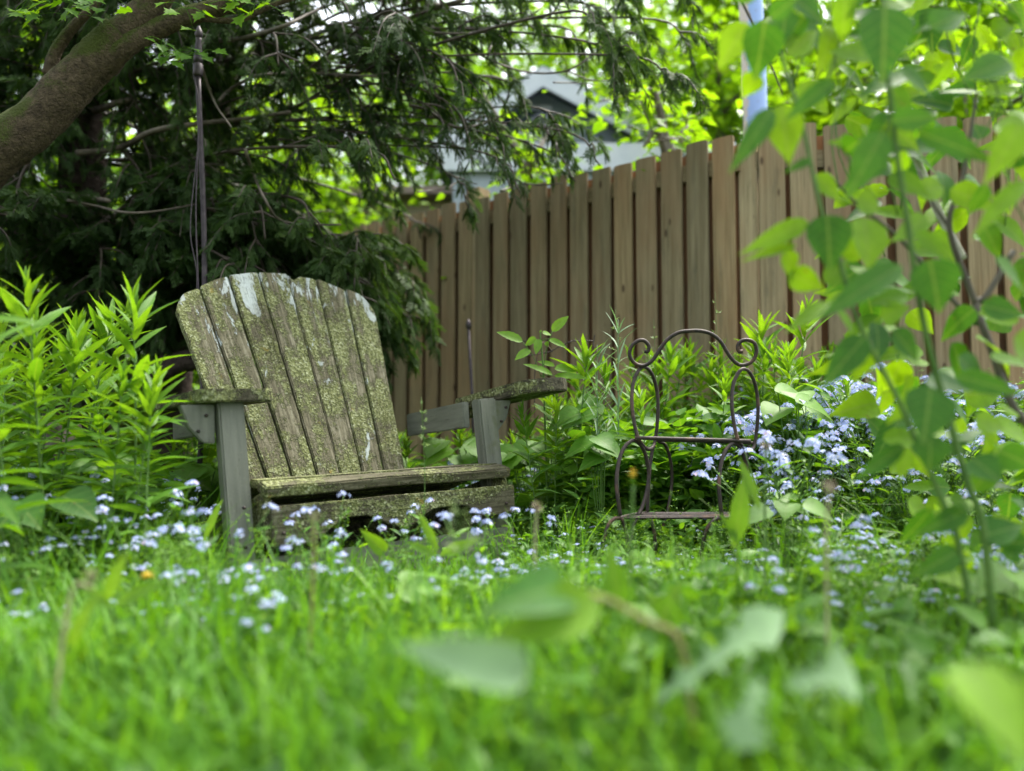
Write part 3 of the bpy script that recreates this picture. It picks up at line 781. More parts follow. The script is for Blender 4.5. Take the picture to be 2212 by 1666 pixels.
bed(22, 1120, 1640, 1.7, 2.6, .08, .15, 'pale blue forget-me-not scattered around the metal plant stand', 'forget-me-nots around the metal stand')
bed(8, 870, 1190, 2.9, 3.3, .2, .32, 'pale blue forget-me-not behind the right armrest of the wooden chair', 'forget-me-nots behind the right armrest')
bed(150, 1500, 2330, 2.0, 3.35, .22, .42, 'pale blue forget-me-not in the dense flower bed between the metal stand and the leafy shrub', 'forget-me-nots in the bed on the right', .85)
bed(46, 1600, 2000, 2.3, 3.2, .34, .50, 'tall pale blue forget-me-not high in the thick of the right flower bed', 'tall forget-me-nots in the right bed')
bed(24, 1660, 2250, 1.55, 2.0, .12, .26, 'pale blue forget-me-not at the near edge of the flower bed on the right', 'forget-me-nots along the near edge of the right bed')
bed(10, 1550, 2212, 1.15, 1.8, .12, .2, 'pale blue forget-me-not blooming low in the grass at the lower right', 'forget-me-nots at the lower right')

# ------------------------------------------------------------------ grass and low ground cover
def grass():
    rs.seed(5)
    b = MB()
    def patch(n, ya, yb, hmin, hmax, w_, pw=1.0, xm=.78, mat=0):
        y = ya + (yb - ya) * rnd(0, 1, n) ** pw; x = rnd(-1, 1, n) * (y * xm + .25)
        p = np.stack([x, y, gz(x, y) - .005], 1)
        ok = np.array([not blocked(a_, c_, .0) for a_, c_ in zip(x, y)]); x = x[ok]; y = y[ok]; p = p[ok]; n = len(p)
        az = rnd(0, 6.28, n); tl = rnd(.05, .6, n); d = np.stack([np.cos(az) * tl, np.sin(az) * tl, np.ones(n)], 1)
        L = rnd(hmin, hmax, n) * np.where((p[:, 0] / p[:, 1] > .09) & (p[:, 0] / p[:, 1] < .36) & (p[:, 1] > 1.75) & (p[:, 1] < 2.6), .55, 1)
        L = L * np.where((p[:, 0] / p[:, 1] > -.36) & (p[:, 0] / p[:, 1] < .04) & (p[:, 1] > 1.55) & (p[:, 1] < 2.35), .62, 1)
        cl = np.sin(x * 9 + 2 * np.sin(y * 7)) * np.sin(y * 8 + x * 3)
        up = np.stack([np.cos(az), np.sin(az), np.zeros(n)], 1)
        b.leaves(BLADE, p, d, L, rnd(.6, 1.3, n) * w_, up=-up, droop=rnd(-.5, -.02, n) * -1 * .0 + rnd(.05, .5, n), fold=.2, roll=.5, rnd=np.clip(.5 + cl * .25 + rs.randn(n) * .2, 0, 1))
    patch(34000, .42, 1.3, .05, .13, .0026)
    patch(700, .6, 1.5, .10, .18, .006)
    patch(30000, 1.3, 2.6, .05, .12, .0022)
    patch(16000, 2.6, 5.2, .08, .22, .003)
    patch(1200, 1.5, 2.6, .14, .24, .0024)
    patch(3500, .9, 2.0, .09, .19, .0034)
    patch(2600, 1.5, 2.8, .15, .30, .0018)
    patch(2200, .8, 1.6, .12, .23, .003)
    patch(900, .55, 1.2, .08, .15, .0045)
    tag(b.build('grass', M['grass']), 'short bright green lawn grass covering the whole foreground', 'grass', kind='stuff')
grass()
def cover():
    rs.seed(6)
    b = MB()
    def patch(T, n, ya, yb, hmin, hmax, L, W, xm=.78, xa=None, xb=None, mi=0, rr=(0, 1)):
        y = rnd(ya, yb, n); x = rnd(-1, 1, n) * (y * xm + .2) if xa is None else rnd(xa, xb, n) * y
        h = rnd(hmin, hmax, n) * np.where((x / y > -.36) & (x / y < .04) & (y > 1.55) & (y < 2.3), .5, 1) * np.where((x / y > .09) & (x / y < .36) & (y > 1.75) & (y < 2.6), .4, 1); p = np.stack([x, y, gz(x, y) + h], 1)
        ok = np.array([not blocked(a, c_) for a, c_ in zip(x, y)]); p = p[ok]; n = len(p)
        az = rnd(0, 6.28, n); d = np.stack([np.cos(az), np.sin(az), rnd(-.2, .8, n)], 1)
        l = rnd(.6, 1.3, n) * L
        cl = np.sin(p[:, 0] * 7 + 3) * np.sin(p[:, 1] * 6)
        b.leaves(T, p, d, l, l * W, droop=rnd(0, .4, n), fold=.25, roll=.6, rnd=np.clip(rnd(rr[0], rr[1], n) + cl * .15, 0, 1))
    patch(ROUND, 1500, .5, 1.6, .02, .09, .022, .5)
    patch(HEART, 700, .5, 1.5, .03, .10, .035, .42)
    patch(LOBED, 500, .5, 1.9, .03, .09, .075, .16)
    patch(LANCE, 2600, .5, 1.8, .02, .10, .045, .13)
    patch(ROUND, 3500, 1.5, 2.7, .01, .06, .018, .5)
    patch(LANCE, 3500, 1.5, 3.0, .02, .12, .05, .12)
    # weeds filling the foot of the fence
    patch(OVATE, 2600, 2.6, 3.8, .06, .34, .075, .27, xa=.06, xb=.75, rr=(.2, 1))
    patch(LANCE, 2500, 2.6, 3.8, .06, .40, .09, .11, xa=.06, xb=.75)
    patch(OVATE, 800, 2.6, 3.4, .2, .44, .08, .28, xa=.07, xb=.42, rr=(.5, 1))
    patch(OVATE, 500, 2.42, 2.75, .05, .34, .06, .28, xa=.08, xb=.40, rr=(.5, 1))
    patch(LANCE, 900, 2.42, 2.9, .05, .36, .07, .12, xa=.08, xb=.75, rr=(.4, 1))
    patch(OVATE, 1500, 2.8, 4.2, .03, .26, .08, .3, xa=-.42, xb=.06, rr=(.2, 1))
    patch(LANCE, 1400, 1.9, 3.0, .03, .3, .08, .12, xa=-.75, xb=-.42)
    patch(LANCE, 2600, 1.9, 3.3, .02, .16, .06, .13, xa=.25, xb=.75)
    patch(OVATE, 420, 1.0, 1.9, .04, .15, .055, .3, xa=.12, xb=.75, rr=(.1, 1))
    patch(LOBED, 260, .9, 1.9, .04, .15, .09, .16, xa=-.1, xb=.75, rr=(.2, 1))
    patch(OVATE, 500, 2.2, 3.6, .03, .3, .1, .33, xa=-.8, xb=-.5, rr=(0, .5))
    tag(b.build('ground_cover', M['cover']), 'mixed low weeds with small round and narrow leaves among the grass', 'weeds', kind='stuff')
cover()
def seed_stems():
    rs.seed(9)
    b = MB()
    for q in range(1300):
        y = rnd(1.35, 2.7); x = rnd(-.62, .78) * y
        if blocked(x, y): continue
        if -.36 < x / y < .04 and 1.5 < y and q % 3: continue
        z = float(gz(x, y)); h = rnd(.10, .24); a = rnd(0, 6.28); l = h * rnd(.1, .5)
        P = bez([[x, y, z], [x + math.cos(a) * l * .3, y + math.sin(a) * l * .3, z + h * .6], [x + math.cos(a) * l, y + math.sin(a) * l, z + h]], 8)
        b.tube(P, np.linspace(.0012, .0006, len(P)), 3, rnd=.5)
        m = 12; t = rs.uniform(3.5, len(P) - 1.01, m); i0 = t.astype(int); pp = P[i0] + (P[i0 + 1] - P[i0]) * (t - i0)[:, None]; az = rnd(0, 6.28, m)
        d = np.stack([np.cos(az), np.sin(az), rnd(.3, .8, m)], 1); b.leaves(SMALL, pp + d * .003, d, .0065, .002, rnd=.9)
        m = 3; i0 = rs.randint(0, 5, m); az = rnd(0, 6.28, m); b.leaves(LANCE, P[i0], np.stack([np.cos(az), np.sin(az), rnd(.3, 1, m)], 1), rnd(.025, .06, m), .006, droop=.4)
    tag(b.build('seed_stems', M['cover']), 'thin green stems with tiny seed cups tangled through the grass', 'weeds', kind='stuff')
seed_stems()
def fallen_stems():
    rs.seed(8)
    b = MB()
    for q in range(170):
        y = rnd(1.7, 3.4); x = y * rnd(.28, .75); z = gz(x, y) + rnd(.02, .18); a = rnd(0, 6.28); l = rnd(.05, .18)
        p = np.array([x, y, z]); e = p + np.array([math.cos(a) * l, math.sin(a) * l, rnd(-.03, .12)])
        b.tube(bez([p, (p + e) / 2 + rs.randn(3) * .012, e], 6), .0012, 4)
    tag(b.build('stalk_litter', M['seed']), 'thin pale stalks tangled in the flower bed on the right', 'stalks', kind='stuff')
fallen_stems()

# ------------------------------------------------------------------ single plants
def leafplant(name, label, cat, base, leaves_, mat, stem='stem', r=.002, group=None):
    """leaves_: list of (p0, p1 world, width m, template, rnd, droop)"""
    base = np.array(base, float); root = empty(name, tuple(base), label, cat, group)
    return root, base
def keyleaf(b, a, t, wm, T=OVATE, rn=.5, droop=.12, face=None, fold=.3, roll=.05):
    a = np.asarray(a, float); t = np.asarray(t, float); d = t - a; L = np.linalg.norm(d)
    up = np.array([0, -.85, .6]) if face is None else np.asarray(face, float)
    b.leaves(T, a, d, L * (1 + droop * .3), wm / 2, up=up, droop=droop, fold=fold, roll=roll, rnd=rn)

# raspberry-like sprig behind the right armrest
def sprig():
    D = 2.75; g = ground_at(1185, D); root = empty('bramble_sprig', tuple(g), 'bright yellow-green toothed-leaf sprig standing behind the right armrest', 'plant')
    P = lambda x, y, dd=0: V3(1030 + x * .1953, 623.5 + y * .1953, D + dd) - g
    s = MB(); s.tube(bez([[0, 0, -.03], P(755, 1500), P(735, 900), P(705, 560), P(708, 470)], 20), np.linspace(.0042, .002, 21)[:len(bez([[0, 0, 0]] * 5, 20))], 6)
    for path in (((715, 990), (620, 740), (505, 590)), ((740, 860), (780, 640), (835, 475)), ((735, 980), (700, 960), (790, 960), (850, 965)), ((705, 580), (760, 560), (800, 560)), ((700, 600), (690, 600), (685, 600))):
        s.tube(bez([P(*p) for p in path], 10), .0013, 5)
    s.build('stem', M['stem'], root)
    b = MB()
    for (x0, y0, x1, y1, w_, dd) in ((505, 585, 235, 470, 115, -.02), (590, 680, 425, 775, 105, -.03), (600, 560, 530, 640, 0, 0), (690, 560, 655, 715, 90, -.03), (660, 560, 530, 620, 110, .02), (835, 475, 1005, 300, 115, .0), (800, 560, 990, 640, 80, -.03), (730, 500, 825, 500, 80, .03), (835, 950, 540, 820, 85, -.05), (860, 965, 1215, 970, 100, -.06), (860, 890, 1180, 880, 130, .02), (860, 860, 670, 790, 70, .04), (700, 490, 715, 455, 25, 0), (740, 1290, 870, 1335, 40, .0), (760, 590, 790, 640, 60, 0)):
        if w_: keyleaf(b, P(x0, y0), P(x1, y1, dd), w_ * .1953 / 1700 * D * 1.05, SERR if w_ > 60 else OVATE, rnd(.82, 1), .1)
    b.build('foliage', M['weed'], root)
sprig()

# broad bright leaves among the weeds right of the chair and by the stand
def broadleaf(label, px, py, d, wpx, n, rn, seed, mat='cover', name='broad_leaf_plant', T=HEART, cat='plant', hang=.3):
    rs.seed(seed); g = ground_at(px, d); c = V3(px, py, d) - g
    root = empty(name, tuple(g), label, cat); s = MB(); b = MB(); W = wpx / 1700 * d
    for i in range(n):
        o = c + np.array([rnd(-1, 1) * W * .9, rnd(-1, 1) * W * .8, rnd(-1, .3) * W * .5]) * (0 if i == 0 else 1)
        s.tube(bez([[0, 0, -.01], o * [.6, .6, .55], o], 8), .0018, 5)
        a = rnd(0, 6.28); e = o + np.array([math.cos(a), -abs(math.sin(a)) * .7, -hang]) * W
        keyleaf(b, o, e, W * .95, T, np.clip(rn + rnd(-.12, .12), 0, 1), .25, face=(0, -.5, .9))
    s.build('stem', M['stem'], root); b.build('foliage', M[mat], root)
broadleaf('cluster of large pale green leaves under the right armrest', 1255, 870, 2.8, 70, 5, .95, 31)
broadleaf('round bright green leaf standing in the grass before the chair', 895, 1240, 1.45, 60, 2, .9, 33, T=ROUND)
broadleaf('big round leaf cluster left of the metal stand', 1300, 955, 2.6, 60, 6, .85, 34)
broadleaf('wide yellow-green leaf plant right of the metal stand', 1720, 850, 2.5, 75, 5, .9, 35)
broadleaf('small bright leaf clump low between the metal stand legs', 1385, 1195, 2.0, 45, 3, .95, 36)
broadleaf('bright leaf clump low in front of the shrub base', 2170, 1240, 1.35, 85, 4, .95, 37)
broadleaf('yellow-green leaf clump beside the stone', 1700, 1090, 1.9, 60, 4, .9, 38)
broadleaf('dark broad leaves at the foot of the leafy stalks by the left edge', 40, 1090, 1.7, 95, 6, .1, 39)
broadleaf('large soft leaves behind the leaning front leg of the chair', 430, 1010, 2.9, 80, 9, .8, 40, T=SERR)
broadleaf('bright leaf bunch low behind the right armrest', 1000, 960, 3.1, 70, 10, .9, 41, T=SERR)
broadleaf('light green leaf bunch before the fence under the right armrest tip', 1160, 960, 2.9, 70, 10, .9, 42, T=SERR)

# blurred leaves close to the lens
def near_plant(label, base, items, mat, stems, smat='stem', name='broad_leaf_plant', cat='leaf', extra=None):
    g = ground_at(*base); root = empty(name, tuple(g), label, cat)
    s = MB()
    for path, r in stems:
        s.tube(bez([V3(*p) - g for p in path], 16), r, 6)
    s.build('stem', M[smat], root)
    b = MB()
    for (x0, y0, d0, x1, y1, d1, wpx, T, rn, dr) in items:
        keyleaf(b, V3(x0, y0, d0) - g, V3(x1, y1, d1) - g, wpx / 1700 * (d0 + d1) / 2, T, rn, dr, face=(0, -.92, .4))
    b.build('foliage', M[mat], root)
near_plant('big pale grey-green blurred leaf in the centre foreground', (1080, .62), [(1120, 1450, .66, 885, 1395, .63, 105, HEART, .9, .25)], 'pale', [([(1120, 1450, .66), (1160, 1600, .66), (1160, 1800, .66)], .0025)])
near_plant('folded blurred leaf with a dark green top and yellow-green lower half in the foreground', (1250, .80), [(1215, 1270, .8, 1090, 1290, .72, 120, HEART, .25, .3), (1290, 1300, .8, 1075, 1375, .74, 120, OVATE, 1.0, .15), (1250, 1290, .80, 1140, 1350, .78, 110, HEART, .95, .2)], 'shrub', [([(1215, 1268, .8), (1320, 1300, .82), (1400, 1345, .83), (1470, 1390, .84), (1500, 1600, .85)], .0035)], 'stem_red')
near_plant('silvery jagged dandelion leaf arching in the foreground grass', (1560, .8), [(1420, 1510, .8, 1700, 1310, .84, 100, LOBED, .3, .35), (1700, 1480, .75, 1860, 1440, .77, 130, LOBED, .6, .3), (1640, 1470, .7, 1600, 1600, .66, 110, LOBED, .4, .2)], 'pale', [([(1420, 1510, .8), (1400, 1600, .8), (1400, 1700, .8)], .002)], name='dandelion_leaf')
near_plant('large yellow-green blurred leaf in the lower right corner', (2180, .6), [(2090, 1455, .62, 2230, 1640, .56, 150, HEART, 1.0, .1), (2212, 1480, .62, 2260, 1640, .6, 120, HEART, .9, .1)], 'shrub', [([(2100, 1450, .62), (2140, 1560, .62), (2150, 1700, .62)], .002)])
near_plant('upright blurred blade leaf in front of the metal stand', (1350, 1.1), [(1340, 1330, 1.1, 1320, 1195, 1.1, 55, LANCE, .5, .1), (1400, 1400, 1.1, 1470, 1260, 1.1, 75, OVATE, .6, .1), (1480, 1400, 1.1, 1400, 1285, 1.12, 60, LANCE, .75, .1)], 'weed', [([(1350, 1400, 1.1), (1352, 1600, 1.1)], .002)])
near_plant('tall green blade leaf before the right leg of the metal stand', (1600, 1.4), [(1585, 1185, 1.4, 1610, 1030, 1.4, 45, LANCE, .7, .1), (1640, 1100, 1.4, 1600, 990, 1.42, 25, LANCE, .8, .1), (1600, 1180, 1.4, 1560, 1110, 1.4, 20, LANCE, .7, .1)], 'weed', [([(1590, 1180, 1.4), (1600, 1400, 1.4)], .0018)])
near_plant('pointed arrow-shaped leaf in front of the wooden foot board', (835, 1.72), [(828, 1190, 1.72, 780, 1145, 1.68, 34, HEART, .95, .05)], 'weed', [([(828, 1190, 1.72), (835, 1300, 1.72)], .0015)])
near_plant('narrow bright leaves sprouting in the grass before the chair apron', (955, 1.6), [(945, 1190, 1.6, 905, 1110, 1.6, 22, LANCE, .95, .05), (950, 1200, 1.6, 1030, 1165, 1.58, 26, LANCE, .9, .1), (940, 1200, 1.6, 880, 1170, 1.6, 18, LANCE, .9, .1), (440, 1170, 1.75, 475, 1080, 1.75, 20, LANCE, .95, .1)], 'weed', [([(950, 1200, 1.6), (955, 1300, 1.6)], .0015)])
near_plant('tuft of wide bright leaves in the lawn at the left', (250, 1.15), [(230, 1300, 1.15, 265, 1200, 1.15, 36, LANCE, 1, .1), (240, 1310, 1.15, 180, 1270, 1.15, 30, LANCE, .9, .1), (150, 1400, 1.0, 200, 1290, 1.0, 36, LANCE, 1, .1), (250, 1310, 1.15, 330, 1260, 1.15, 30, LANCE, .9, .2)], 'weed', [([(240, 1310, 1.15), (250, 1380, 1.15)], .0015)])

# dandelion stalks
def dandelion(label, pts, d, kind, r=.0024, smat='stem_dry'):
    g = ground_at(pts[-1][0], d); root = empty('dandelion_stalk', tuple(g), label, 'dandelion')
    P = [V3(x, y, d) - g for x, y in pts]; P[-1] = np.array([P[-1][0], 0, -.02]) if True else P[-1]
    s = MB(); s.tube(bez(P, 16), r, 6); s.build('stem', M[smat], root)
    b = MB(); h = P[0]; n = 60
    v = rs.randn(n, 3); 
    if kind == 'head':
        b.leaves(SMALL, np.tile(h, (n, 1)), v, rnd(.008, .014, n), .0015, droop=.1); b.build('seed_head', M['seedhead'], root)
    elif kind == 'closed':
        v[:, :2] *= .25; v[:, 2] = np.abs(v[:, 2]) + .6; b.leaves(LANCE, np.tile(h, (n, 1)), v, rnd(.012, .026, n), .0022, droop=-.1, rnd=.3); b.build('bud', M['stem_dry'], root)
    elif kind == 'yellowbud':
        v[:, :2] *= .3; v[:, 2] = np.abs(v[:, 2]) + .6
        b.leaves(LANCE, np.tile(h + [0, 0, .012], (n, 1)), v, rnd(.010, .018, n), .002, droop=-.1); b.build('petal_tuft', M['yellow'], root)
        b = MB(); v[:, 2] *= .8; b.leaves(LANCE, np.tile(h, (n, 1)), v, rnd(.008, .018, n), .0025, droop=-.3, rnd=.1); b.build('bud', M['weed'], root)
    elif kind == 'flower':
        v[:, 2] = np.abs(v[:, 2]) * .6; b.leaves(BLADE, np.tile(h, (n, 1)), v, rnd(.010, .016, n), .002, droop=.1); b.build('petals', M['yellow'], root)
rs.seed(77)
dandelion('pale dry dandelion seed head on a straight stalk before the right end of the seat', [(1160, 1095), (1155, 1200), (1152, 1320)], 1.35, 'head')
dandelion('tall blurred dandelion stalk with brown head at the right, left of the shrub base', [(1793, 1050), (1785, 1180), (1775, 1400)], 1.12, 'head')
dandelion('reddish dandelion stalk with closed bud before the left end of the chair seat', [(678, 1140), (676, 1250), (670, 1480)], 1.15, 'closed', .002, 'stem_red')
dandelion('half closed yellow dandelion bud inside the left loops of the metal stand', [(1368, 1050), (1362, 1200), (1352, 1400)], 1.3, 'yellowbud', smat='stem')
dandelion('brown withered dandelion head just right of the metal stand', [(1655, 965), (1652, 1100), (1648, 1250)], 1.5, 'head', smat='stem')
dandelion('small yellow dandelion flower low in the grass at the left', [(318, 1248), (322, 1290), (324, 1330)], 1.4, 'flower', smat='stem')
dandelion('bent pale stalk arching over the lawn at the left', [(200, 1268), (150, 1300), (122, 1400)], 1.0, 'closed', .0025)

# seed-bearing grasses
def seedgrass(label, px, d, ty, spread, seed, group=None):
    rs.seed(seed); g = ground_at(px, d); t = V3(px, ty, d) - g
    root = empty('seed_grass', tuple(g), label, 'grass', group)
    s = MB(); P = bez([[0, 0, -.01], t * [.5, .5, .55] + [.01, 0, 0], t], 20); s.tube(P, np.linspace(.0014, .0005, len(P)), 5)
    b = MB()
    for k_ in range(13):
        f = .70 + .29 * k_ / 13; p = P[0] + 0; i = min(int(f * (len(P) - 1)), len(P) - 2); p = P[i]
        az = rnd(0, 6.28); l = spread * (1.05 - (f - .7) / .32) * rnd(.6, 1.1); e = p + np.array([math.cos(az) * l, math.sin(az) * l * .6, l * .25 + .004])
        s.tube(bez([p, (p + e) / 2 + [0, 0, .003], e], 5), .0004, 4)
        n = 7; tt = rnd(.4, 1, n); pp = p + (e - p) * tt[:, None]; dd = (e - p) + rs.randn(n, 3) * l * .5; 
        b.leaves(SMALL, pp, dd, rnd(.006, .011, n), .0014, droop=0)
    s.build('stem', M['stem'], root)
    b.build('seed_plume', M['seed'], root)
seedgrass('slim seeding grass stalk rising before the gap between the two armrest pieces', 910, 2.0, 858, .022, 61)
seedgrass('feathery seeding grass left of the metal stand against the fence', 1330, 2.7, 668, .045, 62)
seedgrass('feathery seeding grass above the left scroll of the metal stand', 1412, 2.7, 690, .05, 63)
seedgrass('tall feathery seeding grass above the arch of the metal stand', 1545, 2.75, 632, .05, 64)
seedgrass('seeding grass tangled beneath the raspberry-like sprig by the fence', 1290, 2.6, 830, .05, 65)
seedgrass('blurred seeding grass in front of the apron cut-out', 985, 1.15, 1075, .03, 66)
for q in range(8):
    seedgrass('fine seeding grass stalk rising out of the flowers at the right before the fence', rnd(1800, 2212), rnd(2.6, 3.1), rnd(740, 850), .04, 70 + q, 'seeding grasses over the right flower bed')
# silvery narrow-leaved plants near x 1320
def silver(label, px, d, ty, seed):
    rs.seed(seed); g = ground_at(px, d); t = V3(px, ty, d) - g; root = empty('silvery_stalk', tuple(g), label, 'plant')
    s = MB(); P = bez([[0, 0, -.01], t * [.3, .3, .5], t], 16); s.tube(P, np.linspace(.003, .0012, len(P)), 5); s.build('stem', M['silver'], root)
    b = MB(); n = 26; tt = rnd(.35, 1, n); i = (tt * (len(P) - 1)).astype(int); az = rnd(0, 6.28, n)
    b.leaves(BLADE, P[i], np.stack([np.cos(az) * .5, np.sin(az) * .4, rnd(.5, 1.2, n)], 1), rnd(.06, .12, n), .0035, droop=rnd(.1, .6, n)); b.build('foliage', M['silver'], root)
silver('silvery narrow-leaved stalk leaning left of the metal stand', 1335, 2.65, 690, 81)
silver('shorter silvery stalk beside the leaning silvery one, nearer the armrest', 1290, 2.7, 745, 82)

# ================================================================== THE TREES AND WHAT STANDS BEHIND
def spray_tpl(seed):
    """flat scaly cedar spray, unit length along y"""
    r = np.random.RandomState(seed); v = []; f = []
    def strip(p, a, l, w_, z):
        c = len(v); dx, dy = math.sin(a), math.cos(a); nx, ny = dy, -dx
        x, y = p
        v.extend([(x - nx * w_, y - ny * w_, z), (x + nx * w_, y + ny * w_, z), (x + dx * l * .6 + nx * w_ * .9, y + dy * l * .6 + ny * w_ * .9, z - .02 * l), (x + dx * l, y + dy * l, z - .12 * l), (x + dx * l * .6 - nx * w_ * .9, y + dy * l * .6 - ny * w_ * .9, z - .02 * l)])
        f.append((c, c + 1, c + 2, c + 3, c + 4))
    strip((0, 0), 0, 1, .014, 0)
    for i in range(11):
        t = .10 + .078 * i; s = -1 if i % 2 else 1; a = s * (.62 + r.uniform(-.12, .12)); l = (.42 - .30 * t) * r.uniform(.8, 1.15); z = r.uniform(-.04, .04)
        strip((0, t), a, l, .013, z)
        for j in range(4):
            tt = .2 + .2 * j; s2 = -1 if j % 2 else 1
            strip((math.sin(a) * l * tt, t + math.cos(a) * l * tt), a + s2 * .6, l * (.42 - .2 * tt), .012, z)
    return np.array(v, float), [np.array(f)]
SPR = [spray_tpl(i) for i in range(3)]

def cedar():
    rs.seed(91)
    base = np.array([-2.15, 3.85, 0.0]); root = empty('cedar_tree', tuple(base), 'dark feathery cedar tree with drooping boughs hanging behind the wooden chair', 'tree')
    t = MB(); 
    tr = bez([[0, 0, -.1], [.02, .03, 1.0], [-.04, .05, 2.4], [.03, 0, 4.4]], 16); t.tube(tr, np.linspace(.17, .05, len(tr)), 10, jit=.05)
    tr2 = bez([[.35, .3, -.1], [.42, .25, 1.2], [.7, .2, 2.6], [1.0, .1, 4.0]], 16); t.tube(tr2, np.linspace(.11, .03, len(tr2)), 9, jit=.05)
    t.build('trunk', M['cedarbark'], root)
    br = MB(); fo = MB()
    SP_, SD, SL = [], [], []
    def limb(a, b, r0, nsec=9, sl=1.0, dense=1.0):
        mid = (a + b) / 2 + np.array([0, 0, rnd(.02, .18)]); q = b + (b - a) * .10 + np.array([0, 0, -.16])
        P = bez([a, mid + rs.randn(3) * .05, b, q], 18); br.tube(P, np.linspace(r0, .004, len(P)), 6)
        L = np.linalg.norm(b - a)
        for k in range(int(nsec)):
            f = rnd(.22, 1.0); i = min(int(f * (len(P) - 1)), len(P) - 2); p = P[i]; tan = unit(P[i + 1] - P[i])
            side = unit(np.cross(tan, [0, 0, 1])) * (1 if k % 2 else -1)
            d = unit(tan * rnd(.4, 1.0) + side * rnd(.3, 1.0) + np.array([0, 0, rnd(-.45, .25)])); l = rnd(.22, .55) * sl * (1.15 - f * .5)
            e = p + d * l; Q = bez([p, p + d * l * .55 + [0, 0, .03], e + [0, 0, -.06 * l / .4]], 10); br.tube(Q, np.linspace(.0055, .0018, len(Q)), 4)
            n = int(38 * l / .4 * dense); tt = rnd(.1, 1, n); ii = (tt * (len(Q) - 1)).astype(int)
            pp = Q[ii]; td = unit(Q[-1] - Q[0])
            az = rs.randn(n, 3) * .55; az[:, 2] *= .5
            dd = td[None] * .8 + az + np.array([0, 0, -.35])
            SP_.append(pp); SD.append(dd); SL.append(rnd(.045, .095, n) * (1.1 if dense > 1 else 1))
    # boughs aimed over the part of the yard that the tree covers
    poly = [(-150, -120), (1250, -120), (1380, 60), (1350, 190), (1200, 270), (1040, 300), (900, 340), (790, 430), (740, 520), (770, 600), (740, 680), (680, 720), (600, 640), (300, 640), (60, 620), (-150, 640)]
    n = 0
    while n < 92:
        px, py = rnd(-150, 1400), rnd(-130, 740)
        if not inpoly(px, py, poly): continue
        # thinner in the zone where the sky glitters through
        if 480 < px < 1000 and 130 < py < 420 and rnd(0, 1) < .68: continue
        if px > 840 and rnd(0, 1) < .5: continue
        d = rnd(3.25, 4.1)
        if px > 840: d = rnd(3.35, 3.9)
        if px < 520 and py < 420: d = rnd(3.6, 4.2)
        tip = V3(px, py, d) - base
        src = tr if rnd(0, 1) < .6 or px < 250 else tr2
        z0 = np.clip(tip[2] + rnd(-.5, .25), .25, 4.2); i = int(np.argmin(np.abs(src[:, 2] - z0)))
        limb(src[i], tip, rnd(.005, .012), 10, 1.0); n += 1
    for q in range(9):
        tip = V3(rnd(780, 1420), rnd(-110, 215), rnd(3.4, 3.95)) - base; limb(tr2[int(np.clip(tip[2] / 4.0 * 15, 6, 14))], tip, rnd(.005, .008), 8, .8, .7)
    for q in range(10):
        tip = V3(rnd(860, 1230), rnd(210, 370) - max(0, 0), rnd(3.5, 3.9)) - base; limb(tr2[int(np.clip(tip[2] / 4.0 * 15 + 2, 6, 14))], tip, rnd(.004, .006), 8, .6, .7)
    for q in range(5):
        tip = V3(rnd(800, 880), rnd(540, 690), rnd(3.7, 4.0)) - base; limb(tr2[4], tip, .008, 9, .6, 1.2)
    # the low dense boughs in front of the fence's far end
    for q in range(16):
        tip = V3(rnd(540, 800), rnd(480, 690), rnd(3.5, 4.0)) - base; limb(tr2[4], tip, .014, 12, .9, 1.3)
    for q in range(22):
        tip = V3(rnd(-100, 620), rnd(380, 780), rnd(3.4, 4.1)) - base; limb(tr[rs.randint(2, 6)], tip, .014, 11, .9, 1.2)
    # the rest of the crown, outside the frame
    for q in range(40):
        az = rnd(0, 6.28); z = rnd(1.6, 4.4); l = 1.5 * (1 - (z - 1.5) / 4.5) + .4
        tip = np.array([math.cos(az) * l, math.sin(az) * l, z - .1])
        if (tip + base)[1] < 3.3: continue
        limb(tr[int(np.argmin(np.abs(tr[:, 2] - z)))], tip, .012, 6)
    br.build('branch', M['cedarlimb'], root)
    P_ = np.concatenate(SP_); D_ = np.concatenate(SD); L_ = np.concatenate(SL)
    w_ = np.arange(len(P_)) % 3; cl = .45 + .25 * np.sin(P_[:, 0] * 3.1) * np.sin(P_[:, 2] * 4.3 + P_[:, 1] * 2)
    for j in range(3):
        m = w_ == j
        fo.leaves(SPR[j], P_[m], D_[m], L_[m], L_[m], droop=rnd(.1, .4, m.sum()), fold=0, roll=.7, rnd=np.clip(cl[m] + rs.randn(m.sum()) * .18, 0, 1))
    fo.build('foliage', M['cedar'], root)
    print('cedar sprays', len(P_))
    # bare arching grey branches seen through it
    b = MB()
    z7 = lambda x, y: (x * .3677, y * .3677)
    for pts, d, r in (
        ([(450, 900), (700, 870), (900, 770), (1180, 725), (1420, 700), (1700, 660)], 3.6, .016),
        ([(430, 650), (560, 650), (700, 600), (800, 580)], 3.8, .022),
        ([(1180, 240), (1400, 230), (1650, 160), (1800, 90), (1900, 40)], 3.4, .011),
        ([(1290, 590), (1360, 520), (1500, 450), (1640, 430), (1800, 430), (2212, 450)], 3.6, .009),
        ([(1180, 380), (1260, 600), (1360, 750)], 3.3, .006),
        ([(1440, 880), (1500, 1050), (1560, 1180), (1640, 1290), (1800, 1320), (2000, 1320)], 3.3, .007),
        ([(400, 1180), (560, 1210), (740, 1250), (930, 1240), (1150, 1200)], 3.3, .007),
        ([(400, 1180), (500, 1160), (640, 1180)], 3.5, .018),
        ([(380, 1510), (520, 1400), (640, 1290), (700, 1240), (860, 1120), (1000, 1030)], 3.9, .02),
        ([(740, 1250), (870, 1430)], 3.5, .008),
        ([(1640, 1290), (1800, 1400), (1950, 1470)], 3.4, .005)):
